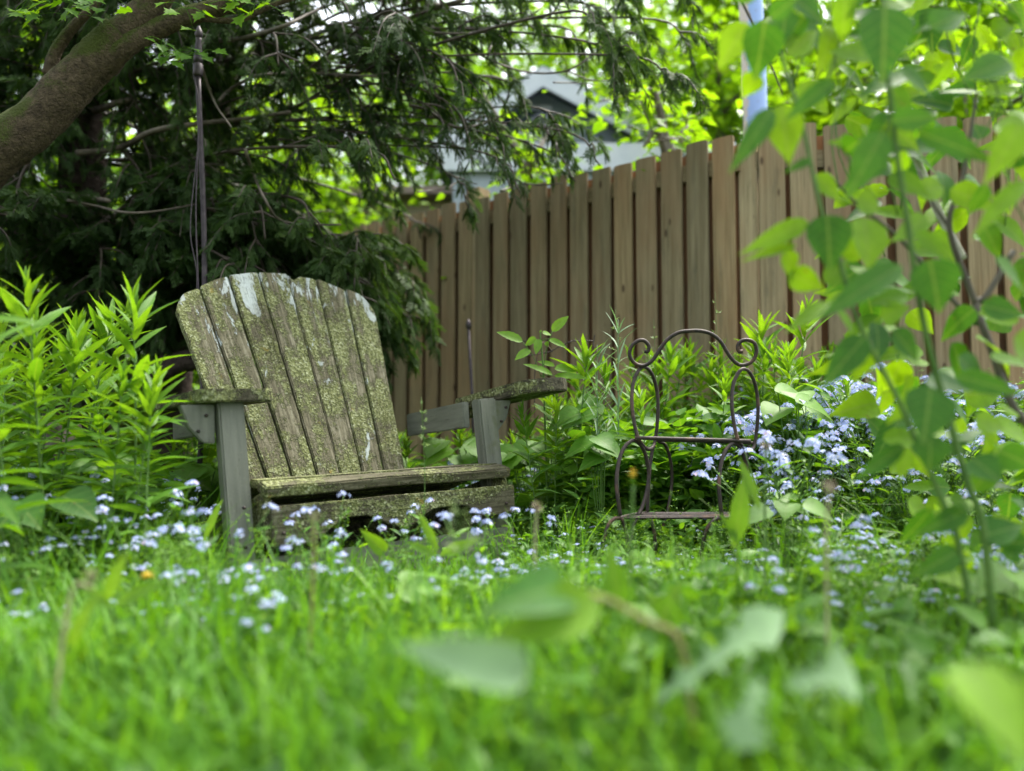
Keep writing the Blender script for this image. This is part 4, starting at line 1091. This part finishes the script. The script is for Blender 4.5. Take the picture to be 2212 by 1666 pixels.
        b.tube(bez([V3(*z7(x, y), d + .15 * math.sin(i * 2.1)) - base for i, (x, y) in enumerate(pts)], 24), np.linspace(r, r * .5, len(bez([[0, 0, 0]] * len(pts), 24))), 7, jit=.05)
    z3 = lambda x, y: (705 + x * .3921, y * .3921)
    for pts, d, r in (
        ([(360, 40), (440, 90), (560, 170), (700, 185), (850, 175), (970, 140), (1080, 10)], 3.7, .007),
        ([(300, 0), (380, 120), (440, 240), (530, 320)], 3.8, .007),
        ([(560, 175), (650, 215), (770, 260), (900, 330), (1060, 390), (1200, 405), (1330, 390), (1430, 330), (1510, 260), (1540, 200)], 3.8, .0075),
        ([(890, 310), (920, 220), (1000, 150), (1150, 70), (1200, 20)], 3.8, .008),
        ([(900, 330), (1000, 410), (1060, 450)], 3.8, .005),
        ([(460, 580), (560, 610), (680, 690), (780, 700), (900, 670), (1000, 620)], 3.7, .009),
        ([(780, 700), (880, 740)], 3.7, .005),
        ([(960, 1055), (1080, 1015), (1180, 1020), (1300, 1010)], 3.9, .007),
        ([(560, 20), (640, 30), (760, 0)], 3.6, .016),
        ([(660, 1040), (740, 1000), (830, 1015)], 3.8, .005),
        ([(500, 1060), (620, 1045), (720, 1050)], 3.8, .004),
        ([(740, 740), (800, 820), (840, 870)], 3.8, .004),
        ([(50, 420), (160, 425), (280, 410), (340, 400)], 3.6, .005),
        ([(1330, 390), (1450, 440), (1600, 440), (1700, 430)], 3.9, .0045),
        ([(1250, 455), (1400, 460), (1500, 470)], 3.9, .004)):
        b.tube(bez([V3(*z3(x, y), d + .1 * math.sin(i * 1.7)) - base for i, (x, y) in enumerate(pts)], 26), np.linspace(r, r * .45, len(bez([[0, 0, 0]] * len(pts), 26))), 6, jit=.05)
    b.build('bare_branch', M['branchgrey'], root)
cedar()

def mossy_tree():
    rs.seed(17); D = 2.8
    base = np.array([-3.2, 3.35, 0.0]); root = empty('leaning_tree', tuple(base), 'thick mossy leaning tree limb crossing the top left corner of the photo', 'tree')
    z7 = lambda x, y, d=0: V3(x * .3677, y * .3677, D + d) - base
    t = MB()
    P = bez([[0, 0, -.1], [.35, -.1, .7], z7(-500, 1350, .1), z7(-60, 920), z7(200, 730), z7(420, 500), z7(590, 330), z7(720, 200)], 60)
    rad = np.interp(np.linspace(0, 1, len(P)), [0, .5, .75, 1], [.16, .082, .074, .07])
    t.tube(P, rad * (1 + .025 * np.sin(np.arange(len(P)) * .7)), 16, jit=.025)
    P = bez([z7(640, 280), z7(780, 150), z7(900, 20), z7(1010, -180), z7(1150, -500, .2), z7(1500, -1200, .5)], 30); t.tube(P, np.linspace(.062, .04, len(P)), 14, jit=.02)
    t.build('trunk', M['bark'], root, True)
    b = MB()
    P = bez([z7(610, 370), z7(740, 270, -.02), z7(880, 190), z7(1050, 115), z7(1190, 70), z7(1330, 30), z7(1500, -60), z7(1900, -260, .3)], 40); b.tube(P, np.interp(np.linspace(0, 1, len(P)), [0, .15, .6, 1], [.05, .038, .032, .02]), 12, jit=.02); b.build('branch', M['bark'], root)
    b = MB(); P = bez([z7(1200, 110), z7(1400, 120), z7(1600, 30), z7(1760, -20)], 14); b.tube(P, np.linspace(.012, .008, len(P)), 8); b.build('branch', M['bark'], root)
    b = MB(); P = bez([z7(290, 440), z7(330, 300), z7(430, 160), z7(530, 60), z7(640, -60)], 20); b.tube(P, np.linspace(.024, .012, len(P)), 9, jit=.03); b.build('branch', M['bark'], root)
    lf = MB(); s = MB()
    def cluster(x, y, n, r, L, rn, d=-.1):
        c = z7(x, y, d)
        for i in range(n):
            o = c + rs.randn(3) * r * [1, .6, .5]; a = rnd(0, 6.28); dr_ = np.array([math.cos(a), -abs(math.sin(a)) * .5, -rnd(.1, .6)])
            lf.tube(bez([c, (c + o) / 2 + [0, 0, .01], o], 5), .0009, 4)
            lf.leaves(PALM, o, dr_, L * rnd(.7, 1.15), L * .5, up=(0, -.35, .95), droop=.2, fold=.15, rnd=np.clip(rn + rnd(-.15, .15), 0, 1))
    cluster(170, -5, 7, .05, .075, .85); cluster(290, 20, 6, .05, .07, .8); cluster(430, 15, 7, .06, .07, .6); cluster(420, 100, 3, .03, .06, .5); cluster(560, 0, 5, .04, .06, .5)
    cluster(1090, 50, 5, .05, .06, .65); cluster(1380, 10, 8, .06, .07, .75); cluster(1500, 20, 4, .04, .06, .75); cluster(950, 240, 5, .05, .05, .45); cluster(1040, 300, 6, .05, .055, .35); cluster(850, 280, 3, .04, .045, .4); cluster(1170, 320, 4, .06, .06, .35)
    for q in range(40): cluster(rnd(0, 1700), rnd(-900, -120), 8, .09, .07, .6, rnd(-.3, .4))
    lf.build('foliage', M['tree'], root)
mossy_tree()

# ------------------------------------------------------------------ broadleaf trees beyond the fence
def broad_tree(label, x, y, h, spread, seed, nleaf, leafL=.10, zlo=.6, rn=.5, lean=0, name='broadleaf_tree', group=None, cat='tree', T=PALM, gap=.5, mat='tree'):
    rs.seed(seed); root = empty(name, (x, y, 0), label, cat, group)
    t = MB(); P = bez([[0, 0, -.1], [lean * .3, 0, h * .35], [lean, 0, h * .85]], 14); t.tube(P, np.linspace(.05 + h * .018, .03, len(P)), 9, jit=.04)
    t.build('trunk', M['treebark'], root)
    b = MB(); ends = []
    nb = int(10 + h * 4)
    for i in range(nb):
        f = rnd(.12, 1); p = P[int(f * (len(P) - 1))]; az = rnd(0, 6.28); l = spread * rnd(.45, 1.0) * (1.1 - f * .35)
        z = np.clip(p[2] + rnd(-.2, .9), zlo, h)
        e = np.array([p[0] + math.cos(az) * l, math.sin(az) * l, z]); Q = bez([p, (p + e) / 2 + [0, 0, rnd(0, .3)], e], 10); b.tube(Q, np.linspace(.035, .008, len(Q)), 5)
        for k_ in range(5):
            q = Q[rs.randint(3, 10)]; e2 = q + rs.randn(3) * [.45, .45, .3] * spread * .4; e2[2] = max(e2[2], zlo * .6); b.tube(bez([q, (q + e2) / 2, e2], 5), .006, 4)
            ends.append(e2); ends.append((q + e2) / 2)
    b.build('branch', M['branchgrey'], root)
    ends = np.array(ends); n = nleaf; c = ends[rs.randint(0, len(ends), n)]
    p = c + rs.randn(n, 3) * np.array([.26, .26, .16]) * gap * (1 + spread * .25)
    p[:, 2] = np.maximum(p[:, 2], .1)
    az = rnd(0, 6.28, n); d = np.stack([np.cos(az), np.sin(az), rnd(-.7, .25, n)], 1)
    cl = .18 * np.sin(c[:, 0] * 5 + c[:, 2] * 3)
    lf = MB(); L = rnd(.7, 1.25, n) * leafL; lf.leaves(T, p, d, L, L * (.5 if T is PALM else .3), droop=.2, fold=.2, roll=.5, rnd=np.clip(rn + cl + rs.randn(n) * .16, 0, 1)); lf.build('foliage', M[mat], root)
GT = 'leafy trees beyond the fence'
TR = [  # x, y, h, spread, leaves, rn
    (-5.0, 7.6, 5.6, 1.9, 11000, .55, 'bright green tree glimpsed through the cedar at the far left'),
    (-2.6, 7.8, 3.4, 1.7, 12000, .85, 'yellow-green bushy tree glimpsed low through the cedar behind the pole'),
    (-3.4, 11.0, 6.2, 2.4, 11000, .5, 'tall tree far behind the cedar left of the grey house'),
    (1.2, 14.0, 9.5, 3.2, 20000, .75, 'tall bright tree rising behind the roof of the grey house'),
    (3.4, 10.4, 8.0, 2.5, 22000, .75, 'big sunlit tree above the fence left of the blue pole'),
    (6.0, 9.4, 7.5, 2.4, 18000, .6, 'sunlit tree right of the blue pole behind the shrub'),
    (2.3, 8.4, 5.4, 1.35, 9000, .85, 'slim bright tree right of the house gable'),
    (8.2, 12.5, 9.0, 3.2, 15000, .5, 'large tree at the far right behind the shrub top'),
    (-1.2, 13.0, 8.4, 2.6, 15000, .65, 'green tree behind the brown-roofed outbuilding, glimpsed through the cedar'),
    (4.3, 7.2, 4.2, 1.3, 8000, .85, 'low bright tree just over the right part of the fence'),
]
for i, (x, y, h, sp, nl, rn, lb) in enumerate(TR):
    broad_tree(lb, x, y, h, sp, 200 + i, nl, .13 if y > 9 else .105, .5, rn, rnd(-.4, .4), gap=.9)
broad_tree('bright young sapling leaning over the fence right of the house gable', 1.0, 4.8, 2.5, .62, 301, 1100, .08, 1.8, .9, 0, 'sapling', None, 'tree', OVATE, .45)
broad_tree('leafy young sapling standing before the pale house wall beyond the fence', .12, 5.35, 2.75, .5, 305, 1000, .08, 1.9, .85, 0, 'sapling', None, 'tree', OVATE, .5)
broad_tree('hedge-like shrub beyond the fence at the far left behind the cedar trunk', -4.6, 6.2, 2.2, 1.3, 302, 5000, .09, .2, .6, 0, 'bush', None, 'bush', OVATE, .9)
broad_tree('yellow-green bush beyond the cedar between the chair back and the left trunk', -2.9, 6.3, 1.9, 1.1, 303, 5000, .09, .2, .8, 0, 'bush', None, 'bush', OVATE, .9)

# ------------------------------------------------------------------ houses
M['siding'] = flat('pale_siding', (.26, .31, .35), (.34, .39, .43), sc_=4, bump=.05)
M['white'] = flat('white_trim', (.48, .53, .56), (.58, .62, .64), sc_=6, bump=.05)
M['slate'] = flat('blue_grey_roof', (.05, .065, .10), (.085, .10, .14), sc_=30, rough=.9)
M['brownroof'] = flat('brown_roof', (.16, .12, .11), (.24, .19, .17), sc_=30, rough=.9)
M['brick'] = flat('tan_wall', (.30, .25, .2), (.4, .33, .27), sc_=20)
k = NT('window_glass'); k.p.inputs['Base Color'].default_value = (.05, .07, .09, 1); k.p.inputs['Roughness'].default_value = .08; k.p.inputs['Specular IOR Level'].default_value = .8; M['glass'] = k.m
def boxmb(b, x0, x1, y0, y1, z0, z1):
    v = [(x, y, z) for x in (x0, x1) for y in (y0, y1) for z in (z0, z1)]
    b.add(v, np.array([(0, 1, 3, 2), (4, 6, 7, 5), (0, 4, 5, 1), (2, 3, 7, 6), (0, 2, 6, 4), (1, 5, 7, 3)]))
def house():
    D = 9.6; s = D / F
    pk = V3(1170, 186, D); eL = V3(940, 345, D); eR = V3(1440, 335, D)
    root = empty('grey_house', (float(pk[0]), float(pk[1]), 0), 'pale blue-grey gabled house partly hidden behind the fence and cedar tips', 'house')
    o = np.array([pk[0], pk[1], 0]); pz = pk[2]; xl = eL[0] - o[0]; xr = eR[0] - o[0]; zl = eL[2]; zr = eR[2]
    depth = 7
    b = MB(); w0, w1 = xl + .25, xr - .25
    zr_ = lambda x: pz + (zl - pz) * (x / xl) if x < 0 else pz + (zr - pz) * (x / xr)
    v = [(w0, 0, 0), (w1, 0, 0), (w1, 0, zr_(w1) - .06), (0, 0, pz - .06), (w0, 0, zr_(w0) - .06)]; v += [(x, depth, z) for x, y, z in v]
    b.add(v, [(0, 1, 2, 3, 4), (9, 8, 7, 6, 5), (0, 5, 6, 1), (1, 6, 7, 2), (4, 3, 8, 9), (0, 4, 9, 5), (2, 7, 8, 3)]); b.build('wall', M['siding'], root, False)
    b = MB()
    for (xa, za, xb, zb) in ((0, pz, xl, zl), (0, pz, xr, zr)):
        b.add([(xa, -.35, za), (xb, -.35, zb), (xb, depth, zb), (xa, depth, za), (xa, -.35, za + .1), (xb, -.35, zb + .1), (xb, depth, zb + .1), (xa, depth, za + .1)], np.array([(0, 1, 2, 3), (4, 7, 6, 5), (0, 4, 5, 1), (1, 5, 6, 2), (2, 6, 7, 3), (0, 3, 7, 4)]))
    rf = b.build('roof', M['slate'], root, False)
    b = MB()
    for (xa, za, xb, zb) in ((0, pz, xl, zl), (0, pz, xr, zr)):
        b.add([(xa, -.40, za + .06), (xb, -.40, zb + .06), (xb, -.352, zb + .06), (xa, -.352, za + .06), (xa, -.40, za - .18), (xb, -.40, zb - .18), (xb, -.352, zb - .18), (xa, -.352, za - .18)], np.array([(0, 1, 5, 4), (3, 7, 6, 2), (0, 3, 2, 1), (4, 5, 6, 7), (0, 4, 7, 3), (1, 2, 6, 5)]))
    b.build('barge_board', M['white'], rf, False)
    # lean-to roof in front, its pale fascia
    a = V3(985, 300, D - .9) - o; c = V3(1330, 345, D - 1.4) - o
    b = MB(); x0, x1 = a[0], a[0] + 2.6; zt = a[2]; zb = a[2] - .22
    b.add([(x0, -.01, zt), (x1, -.01, zt), (x1 + .1, -1.3, zb), (x0 - .1, -1.3, zb), (x0, -.01, zt - .06), (x1, -.01, zt - .06), (x1 + .1, -1.3, zb - .06), (x0 - .1, -1.3, zb - .06)], np.array([(0, 3, 2, 1), (4, 5, 6, 7), (0, 1, 5, 4), (1, 2, 6, 5), (2, 3, 7, 6), (3, 0, 4, 7)]))
    b.build('porch_roof', M['slate'], root, False)
    b = MB(); boxmb(b, x0 - .1, x1 + .1, -1.34, -1.305, zb - .30, zb - .01); b.build('porch_fascia', M['white'], root, False)
    b = MB(); boxmb(b, x0, x1, -1.25, -.02, 0, zb - .1); b.build('porch_wall', M['siding'], root, False)
    b = MB(); wz = V3(1150, 295, D)[2]; wx = V3(1128, 290, D)[0] - o[0]
    for bx in ((-.3, .3, -.3, -.36), (-.3, .3, .3, .36), (-.36, -.3, -.36, .36), (.3, .36, -.36, .36), (-.3, .3, -.02, .02)):
        boxmb(b, wx + min(bx[0], bx[1]), wx + max(bx[0], bx[1]), -.05, -.003, wz + min(bx[2], bx[3]), wz + max(bx[2], bx[3]))
    wf = b.build('window', M['white'], root, False); b = MB(); boxmb(b, wx - .3, wx + .3, -.02, -.006, wz - .3, wz + .3); b.build('pane', M['glass'], wf, False)
house()
def house2():
    D = 8.6; a = V3(700, 385, D); c = V3(930, 300, D)
    root = empty('brown_roofed_shed', (float(a[0]), float(a[1]), 0), 'brown-roofed outbuilding glimpsed through the cedar left of the grey house', 'shed')
    o = np.array([a[0], a[1], 0]); w_ = c[0] - a[0] + .6; z0 = V3(700, 420, D)[2]; z1 = V3(900, 322, D)[2]
    b = MB(); boxmb(b, -.5, w_, 0, 3, 0, z0 - .05); b.build('wall', M['brick'], root, False)
    b = MB(); b.add([(-.7, -.3, z0), (w_ + .2, -.3, z0), (w_ - .3, 1.5, z1), (-.2, 1.5, z1), (-.7, 3.3, z0), (w_ + .2, 3.3, z0), (-.7, -.3, z0 - .08), (w_ + .2, -.3, z0 - .08), (-.7, 3.3, z0 - .08), (w_ + .2, 3.3, z0 - .08)],
        [(0, 1, 2, 3), (3, 2, 5, 4), (0, 3, 4), (1, 5, 2), (0, 6, 7, 1), (4, 5, 9, 8), (6, 8, 9, 7), (0, 4, 8, 6), (1, 7, 9, 5)]); b.build('roof', M['brownroof'], root, False)
house2()

# ------------------------------------------------------------------ blue pole, garden pole, stake, wires, logs, stone
def poles():
    p = V3(1630, 200, 4.45); root = empty('blue_pole', (float(p[0]), float(p[1]), 0), 'light blue metal pole with rusty peeling paint beyond the fence top', 'pole')
    b = MB(); n = 12; tp = V3(1607, -260, 4.45) - p; tp[2] += p[2]
    b.tube(bez([[.02, 0, 0], [0, 0, p[2]], tp], 14), .066, 28); b.build('shaft', M['bluepole'], root)
    b = MB(); tp = tp + 0
    b.tube([tp - [0, 0, .01], tp + [0, 0, .03]], .078, 28); b.build('cap', M['bluepole'], root)
    # thin dark pole behind the chair
    D = 3.05; top = V3(430, 56, D); bot = V3(438, 780, D); root = empty('garden_pole', (float(bot[0]), float(bot[1]), 0), 'thin dark metal garden pole with pointed cap rising behind the chair back', 'pole')
    o = np.array([bot[0], bot[1], 0]); top = top - o; b = MB()
    b.tube(bez([[-.005, 0, -.05], [.0, 0, 1.0], top + [0, 0, -.19]], 16), .0105, 10); b.build('shaft', M['darkmetal'], root)
    b = MB(); t = lambda dz: top + [0, 0, -dz]
    b.tube([t(.20), t(.195), t(.155), t(.15)], [.016, .019, .019, .014], 12); b.tube([t(.15), t(.13), t(.06), t(.05)], [.017, .017, .010, .012], 12); b.tube([t(.05), t(.035), t(.02), t(.0)], [.010, .016, .012, .003], 12); b.build('cap', M['darkmetal'], root)
    b = MB(); b.tube(bez([t(.2) + [-.012, -.01, 0], t(.34) + [.012, -.012, 0], t(.7) + [.008, -.01, 0], t(.95) + [.02, -.01, 0], t(1.3) + [.045, -.01, 0]], 30), .0028, 5); b.build('wire', M['darkmetal'], root)
    b = MB(); b.tube(bez([t(.5) + [.010, -.012, 0], t(.8) + [-.01, -.012, 0], t(1.0) + [.02, -.012, 0], t(1.3) + [.0, -.012, 0]], 30), .0022, 5); b.build('wire', M['darkmetal'], root)
    # stake near the fence
    D = 4.1; p = V3(1012, 690, D); root = empty('garden_stake', (float(p[0]), float(p[1]), 0), 'black metal stake with small finial against the fence behind the right armrest', 'stake')
    o = np.array([p[0], p[1], 0]); q = V3(1022, 880, D) - o; b = MB()
    b.tube([[q[0], 0, 0], q * [1, 0, 1], (p - o) + [0, 0, -.05]], .008, 8); b.build('shaft', M['darkmetal'], root)
    b = MB(); b.tube([(p - o) + [0, 0, -.05], (p - o) + [0, 0, -.04], (p - o) + [0, 0, -.02], p - o], [.008, .016, .014, .003], 10); b.build('finial', M['darkmetal'], root)
    # bent wire cage
    D = 3.1; Z = lambda x, y: V3(1030 + x * .1953, 623.5 + y * .1953, D)
    p = Z(700, 900); root = empty('wire_cage', (float(p[0]), float(p[1]), float(gz(p[0], p[1]))), 'bent rusty wires sticking out above the right armrest tip', 'wire')
    o = np.array(root.location); b = MB()
    for pts in (((420, 765), (810, 700), (820, 685), (745, 600), (500, 580)), ((1055, 578), (1290, 578)), ((1290, 600), (1305, 510)), ((690, 650), (640, 940), (640, 1500)), ((1290, 575), (1300, 1400)), ((810, 700), (900, 650), (1055, 578))):
        b.tube(bez([Z(x, y) - o for x, y in pts], 12), .0022, 5)
    b.build('bent_wire', M['iron'], root)
    # logs
    def log(label, a, c, r, mt):
        g = (np.array(a) + np.array(c)) / 2; root = empty('fallen_log', tuple(g), label, 'log'); b = MB()
        P = bez([np.array(a) - g, [0, 0, r * .3], np.array(c) - g], 14); b.tube(P, r * (1 + .05 * rs.randn(len(P))), 12, jit=.06); b.build('trunk', mt, root)
    log('dark curved log lying behind the left armrest of the wooden chair', V3(300, 822, 3.5), V3(440, 770, 3.6), .05, M['cedarbark'])
    log('weathered stump leaning among the leafy stalks at the left', ground_at(150, 2.6), V3(135, 920, 2.7), .055, M['branchgrey'])
    # stone
    bm = bmesh.new(); bmesh.ops.create_icosphere(bm, subdivisions=4, radius=.06)
    for v in bm.verts:
        n_ = v.co.normalized(); v.co *= 1 + .12 * math.sin(n_.x * 5 + 1) * math.cos(n_.y * 4) + .05 * math.sin(n_.z * 11 + n_.x * 9); v.co.z *= .6; v.co.x *= 1.4
    me = bpy.data.meshes.new('stone'); bm.to_mesh(me); bm.free(); me.shade_smooth()
    g = ground_at(1725, 1.62); o = link('stone', me, None, flat('grey_stone', (.07, .06, .05), (.2, .17, .15), sc_=40, rough=.9)); o.location = (g[0], g[1], g[2] + .03); tag(o, 'dark rough stone lying in the flowers right of the metal stand', 'stone')
poles()

# ------------------------------------------------------------------ the shrub close to the camera on the right
def shrub():
    rs.seed(44); D = 1.28
    g0 = ground_at(2110, D); root = empty('leafy_shrub', tuple(g0), 'tall leafy shrub with opposite pointed leaves, blurred close up on the right', 'shrub')
    o = g0
    P = lambda x, y, d=0: V3(x, y, D + d) - o
    def st(pts, r0, r1, mt, nm='stem'):
        b = MB(); C = bez([P(*p) for p in pts], 40); b.tube(C, np.linspace(r0, r1, len(C)), 8); b.build(nm, M[mt], root); return C
    s1 = st([(1640, -120, .05), (1657, 0, .04), (1700, 161, .03), (1729, 251, .02), (1775, 458, 0), (1807, 542, 0), (1854, 698, 0), (1932, 847, 0), (1987, 972, .0), (2030, 1069, 0), (2070, 1170, 0), (2110, 1400, 0)], .0028, .0055, 'stem')
    s2 = st([(1905, -100, -.08), (1915, 125, -.08), (1929, 268, -.06), (1940, 358, -.05), (1958, 465, -.04), (1991, 679, -.02), (2030, 835, 0), (2053, 913, 0), (2089, 1042, 0), (2124, 1139, 0), (2150, 1400, 0)], .0035, .0068, 'stem')
    s3 = st([(2190, 542, .25), (2130, 640, .25), (2108, 659, .25), (2143, 757, .22), (2186, 874, .2), (2240, 960, .2), (2330, 1250, .2)], .006, .0095, 'twig')
    st([(2108, 659, .25), (2051, 494, .25), (2075, 400, .25), (2090, 330, .25), (2110, 200, .25)], .0065, .003, 'twig')
    st([(2051, 494, .25), (2010, 430, .27), (1985, 370, .28)], .004, .002, 'twig')
    st([(1958, 304, .5), (1990, 370, .5), (2033, 470, .48), (2080, 560, .45)], .0085, .0095, 'deadtwig', 'dead_branch')
    st([(1793, 379, .2), (1850, 440, .2), (1947, 519, .2), (2060, 650, .22), (2108, 700, .25)], .003, .005, 'twig')
    st([(1570, -60, .6), (1630, 60, .6), (1690, 200, .6)], .004, .002, 'twig')
    b = MB()
    K = [ # base x,y, tip x,y, width px, tone (shaded dark, backlit bright, painted in), extra depth
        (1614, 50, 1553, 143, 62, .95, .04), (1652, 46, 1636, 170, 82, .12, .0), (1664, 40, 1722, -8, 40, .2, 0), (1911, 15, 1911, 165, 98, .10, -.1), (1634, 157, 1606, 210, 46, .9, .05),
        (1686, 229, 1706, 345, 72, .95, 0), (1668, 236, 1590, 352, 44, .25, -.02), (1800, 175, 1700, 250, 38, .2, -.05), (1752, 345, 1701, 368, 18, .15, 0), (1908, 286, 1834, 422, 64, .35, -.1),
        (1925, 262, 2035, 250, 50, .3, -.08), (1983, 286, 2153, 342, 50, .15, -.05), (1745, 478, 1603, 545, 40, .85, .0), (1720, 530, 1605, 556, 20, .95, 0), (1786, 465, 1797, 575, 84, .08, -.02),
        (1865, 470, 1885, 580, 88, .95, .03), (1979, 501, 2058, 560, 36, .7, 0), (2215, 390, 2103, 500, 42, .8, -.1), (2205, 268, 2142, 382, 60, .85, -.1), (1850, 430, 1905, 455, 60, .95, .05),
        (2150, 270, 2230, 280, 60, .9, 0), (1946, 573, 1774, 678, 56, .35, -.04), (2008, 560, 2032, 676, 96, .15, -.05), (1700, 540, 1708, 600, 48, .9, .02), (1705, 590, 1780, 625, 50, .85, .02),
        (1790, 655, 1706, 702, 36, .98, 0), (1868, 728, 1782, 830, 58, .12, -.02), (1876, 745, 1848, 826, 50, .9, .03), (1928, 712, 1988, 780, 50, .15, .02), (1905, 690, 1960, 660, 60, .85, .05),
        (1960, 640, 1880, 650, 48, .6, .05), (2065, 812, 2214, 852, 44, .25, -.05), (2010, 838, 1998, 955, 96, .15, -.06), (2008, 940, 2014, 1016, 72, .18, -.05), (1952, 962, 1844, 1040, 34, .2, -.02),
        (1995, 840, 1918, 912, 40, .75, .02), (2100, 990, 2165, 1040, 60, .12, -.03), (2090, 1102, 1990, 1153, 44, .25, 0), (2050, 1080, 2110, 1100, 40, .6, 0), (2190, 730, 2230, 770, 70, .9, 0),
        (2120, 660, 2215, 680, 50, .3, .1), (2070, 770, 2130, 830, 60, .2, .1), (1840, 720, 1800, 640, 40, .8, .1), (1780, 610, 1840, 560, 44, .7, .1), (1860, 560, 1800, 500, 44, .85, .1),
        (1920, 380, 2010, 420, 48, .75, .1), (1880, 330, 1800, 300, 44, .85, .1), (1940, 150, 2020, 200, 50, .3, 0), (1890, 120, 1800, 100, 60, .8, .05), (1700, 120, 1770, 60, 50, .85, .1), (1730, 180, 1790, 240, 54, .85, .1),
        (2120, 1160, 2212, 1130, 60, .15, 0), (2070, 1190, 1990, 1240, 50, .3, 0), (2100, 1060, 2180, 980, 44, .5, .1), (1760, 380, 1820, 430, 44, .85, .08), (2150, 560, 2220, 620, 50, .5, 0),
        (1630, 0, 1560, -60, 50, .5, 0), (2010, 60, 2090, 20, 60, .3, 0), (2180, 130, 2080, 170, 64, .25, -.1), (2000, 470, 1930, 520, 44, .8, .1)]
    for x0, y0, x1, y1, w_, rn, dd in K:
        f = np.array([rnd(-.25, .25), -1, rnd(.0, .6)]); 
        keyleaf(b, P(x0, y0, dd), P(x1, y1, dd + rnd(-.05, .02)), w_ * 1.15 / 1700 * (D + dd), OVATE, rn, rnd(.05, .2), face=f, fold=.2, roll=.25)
    # further leaves in pairs along the stems and the out-of-focus top
    for q in range(390):
        x = rnd(1660, 2330); y = rnd(-200, 330) if q < 205 else rnd(300, 1000)
        if q >= 350: y = rnd(1000, 1270)
        if q >= 205: x = rnd(1740 + max(0, y - 500) * .35, 2330)
        if x < 1800 and y > 120: continue
        dd = rnd(.05, .6); a = rnd(0, 6.28); L = rnd(65, 115)
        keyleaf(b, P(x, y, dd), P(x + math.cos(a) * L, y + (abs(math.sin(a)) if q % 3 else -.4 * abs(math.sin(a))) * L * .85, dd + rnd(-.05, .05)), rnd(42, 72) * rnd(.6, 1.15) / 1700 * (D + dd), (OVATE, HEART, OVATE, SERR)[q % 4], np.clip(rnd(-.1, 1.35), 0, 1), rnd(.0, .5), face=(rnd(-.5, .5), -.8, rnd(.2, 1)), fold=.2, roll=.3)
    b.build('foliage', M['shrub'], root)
    tw = MB()
    for q in range(26):
        x = rnd(1750, 2300); y = rnd(-100, 300); dd = rnd(.1, .6); tw.tube(bez([P(x, y, dd), P(x + rnd(-60, 60), y + 120, dd), P(x + rnd(-90, 90), y + 260, dd)], 8), .0016, 5)
    tw.build('side_stem', M['stem'], root)
shrub()
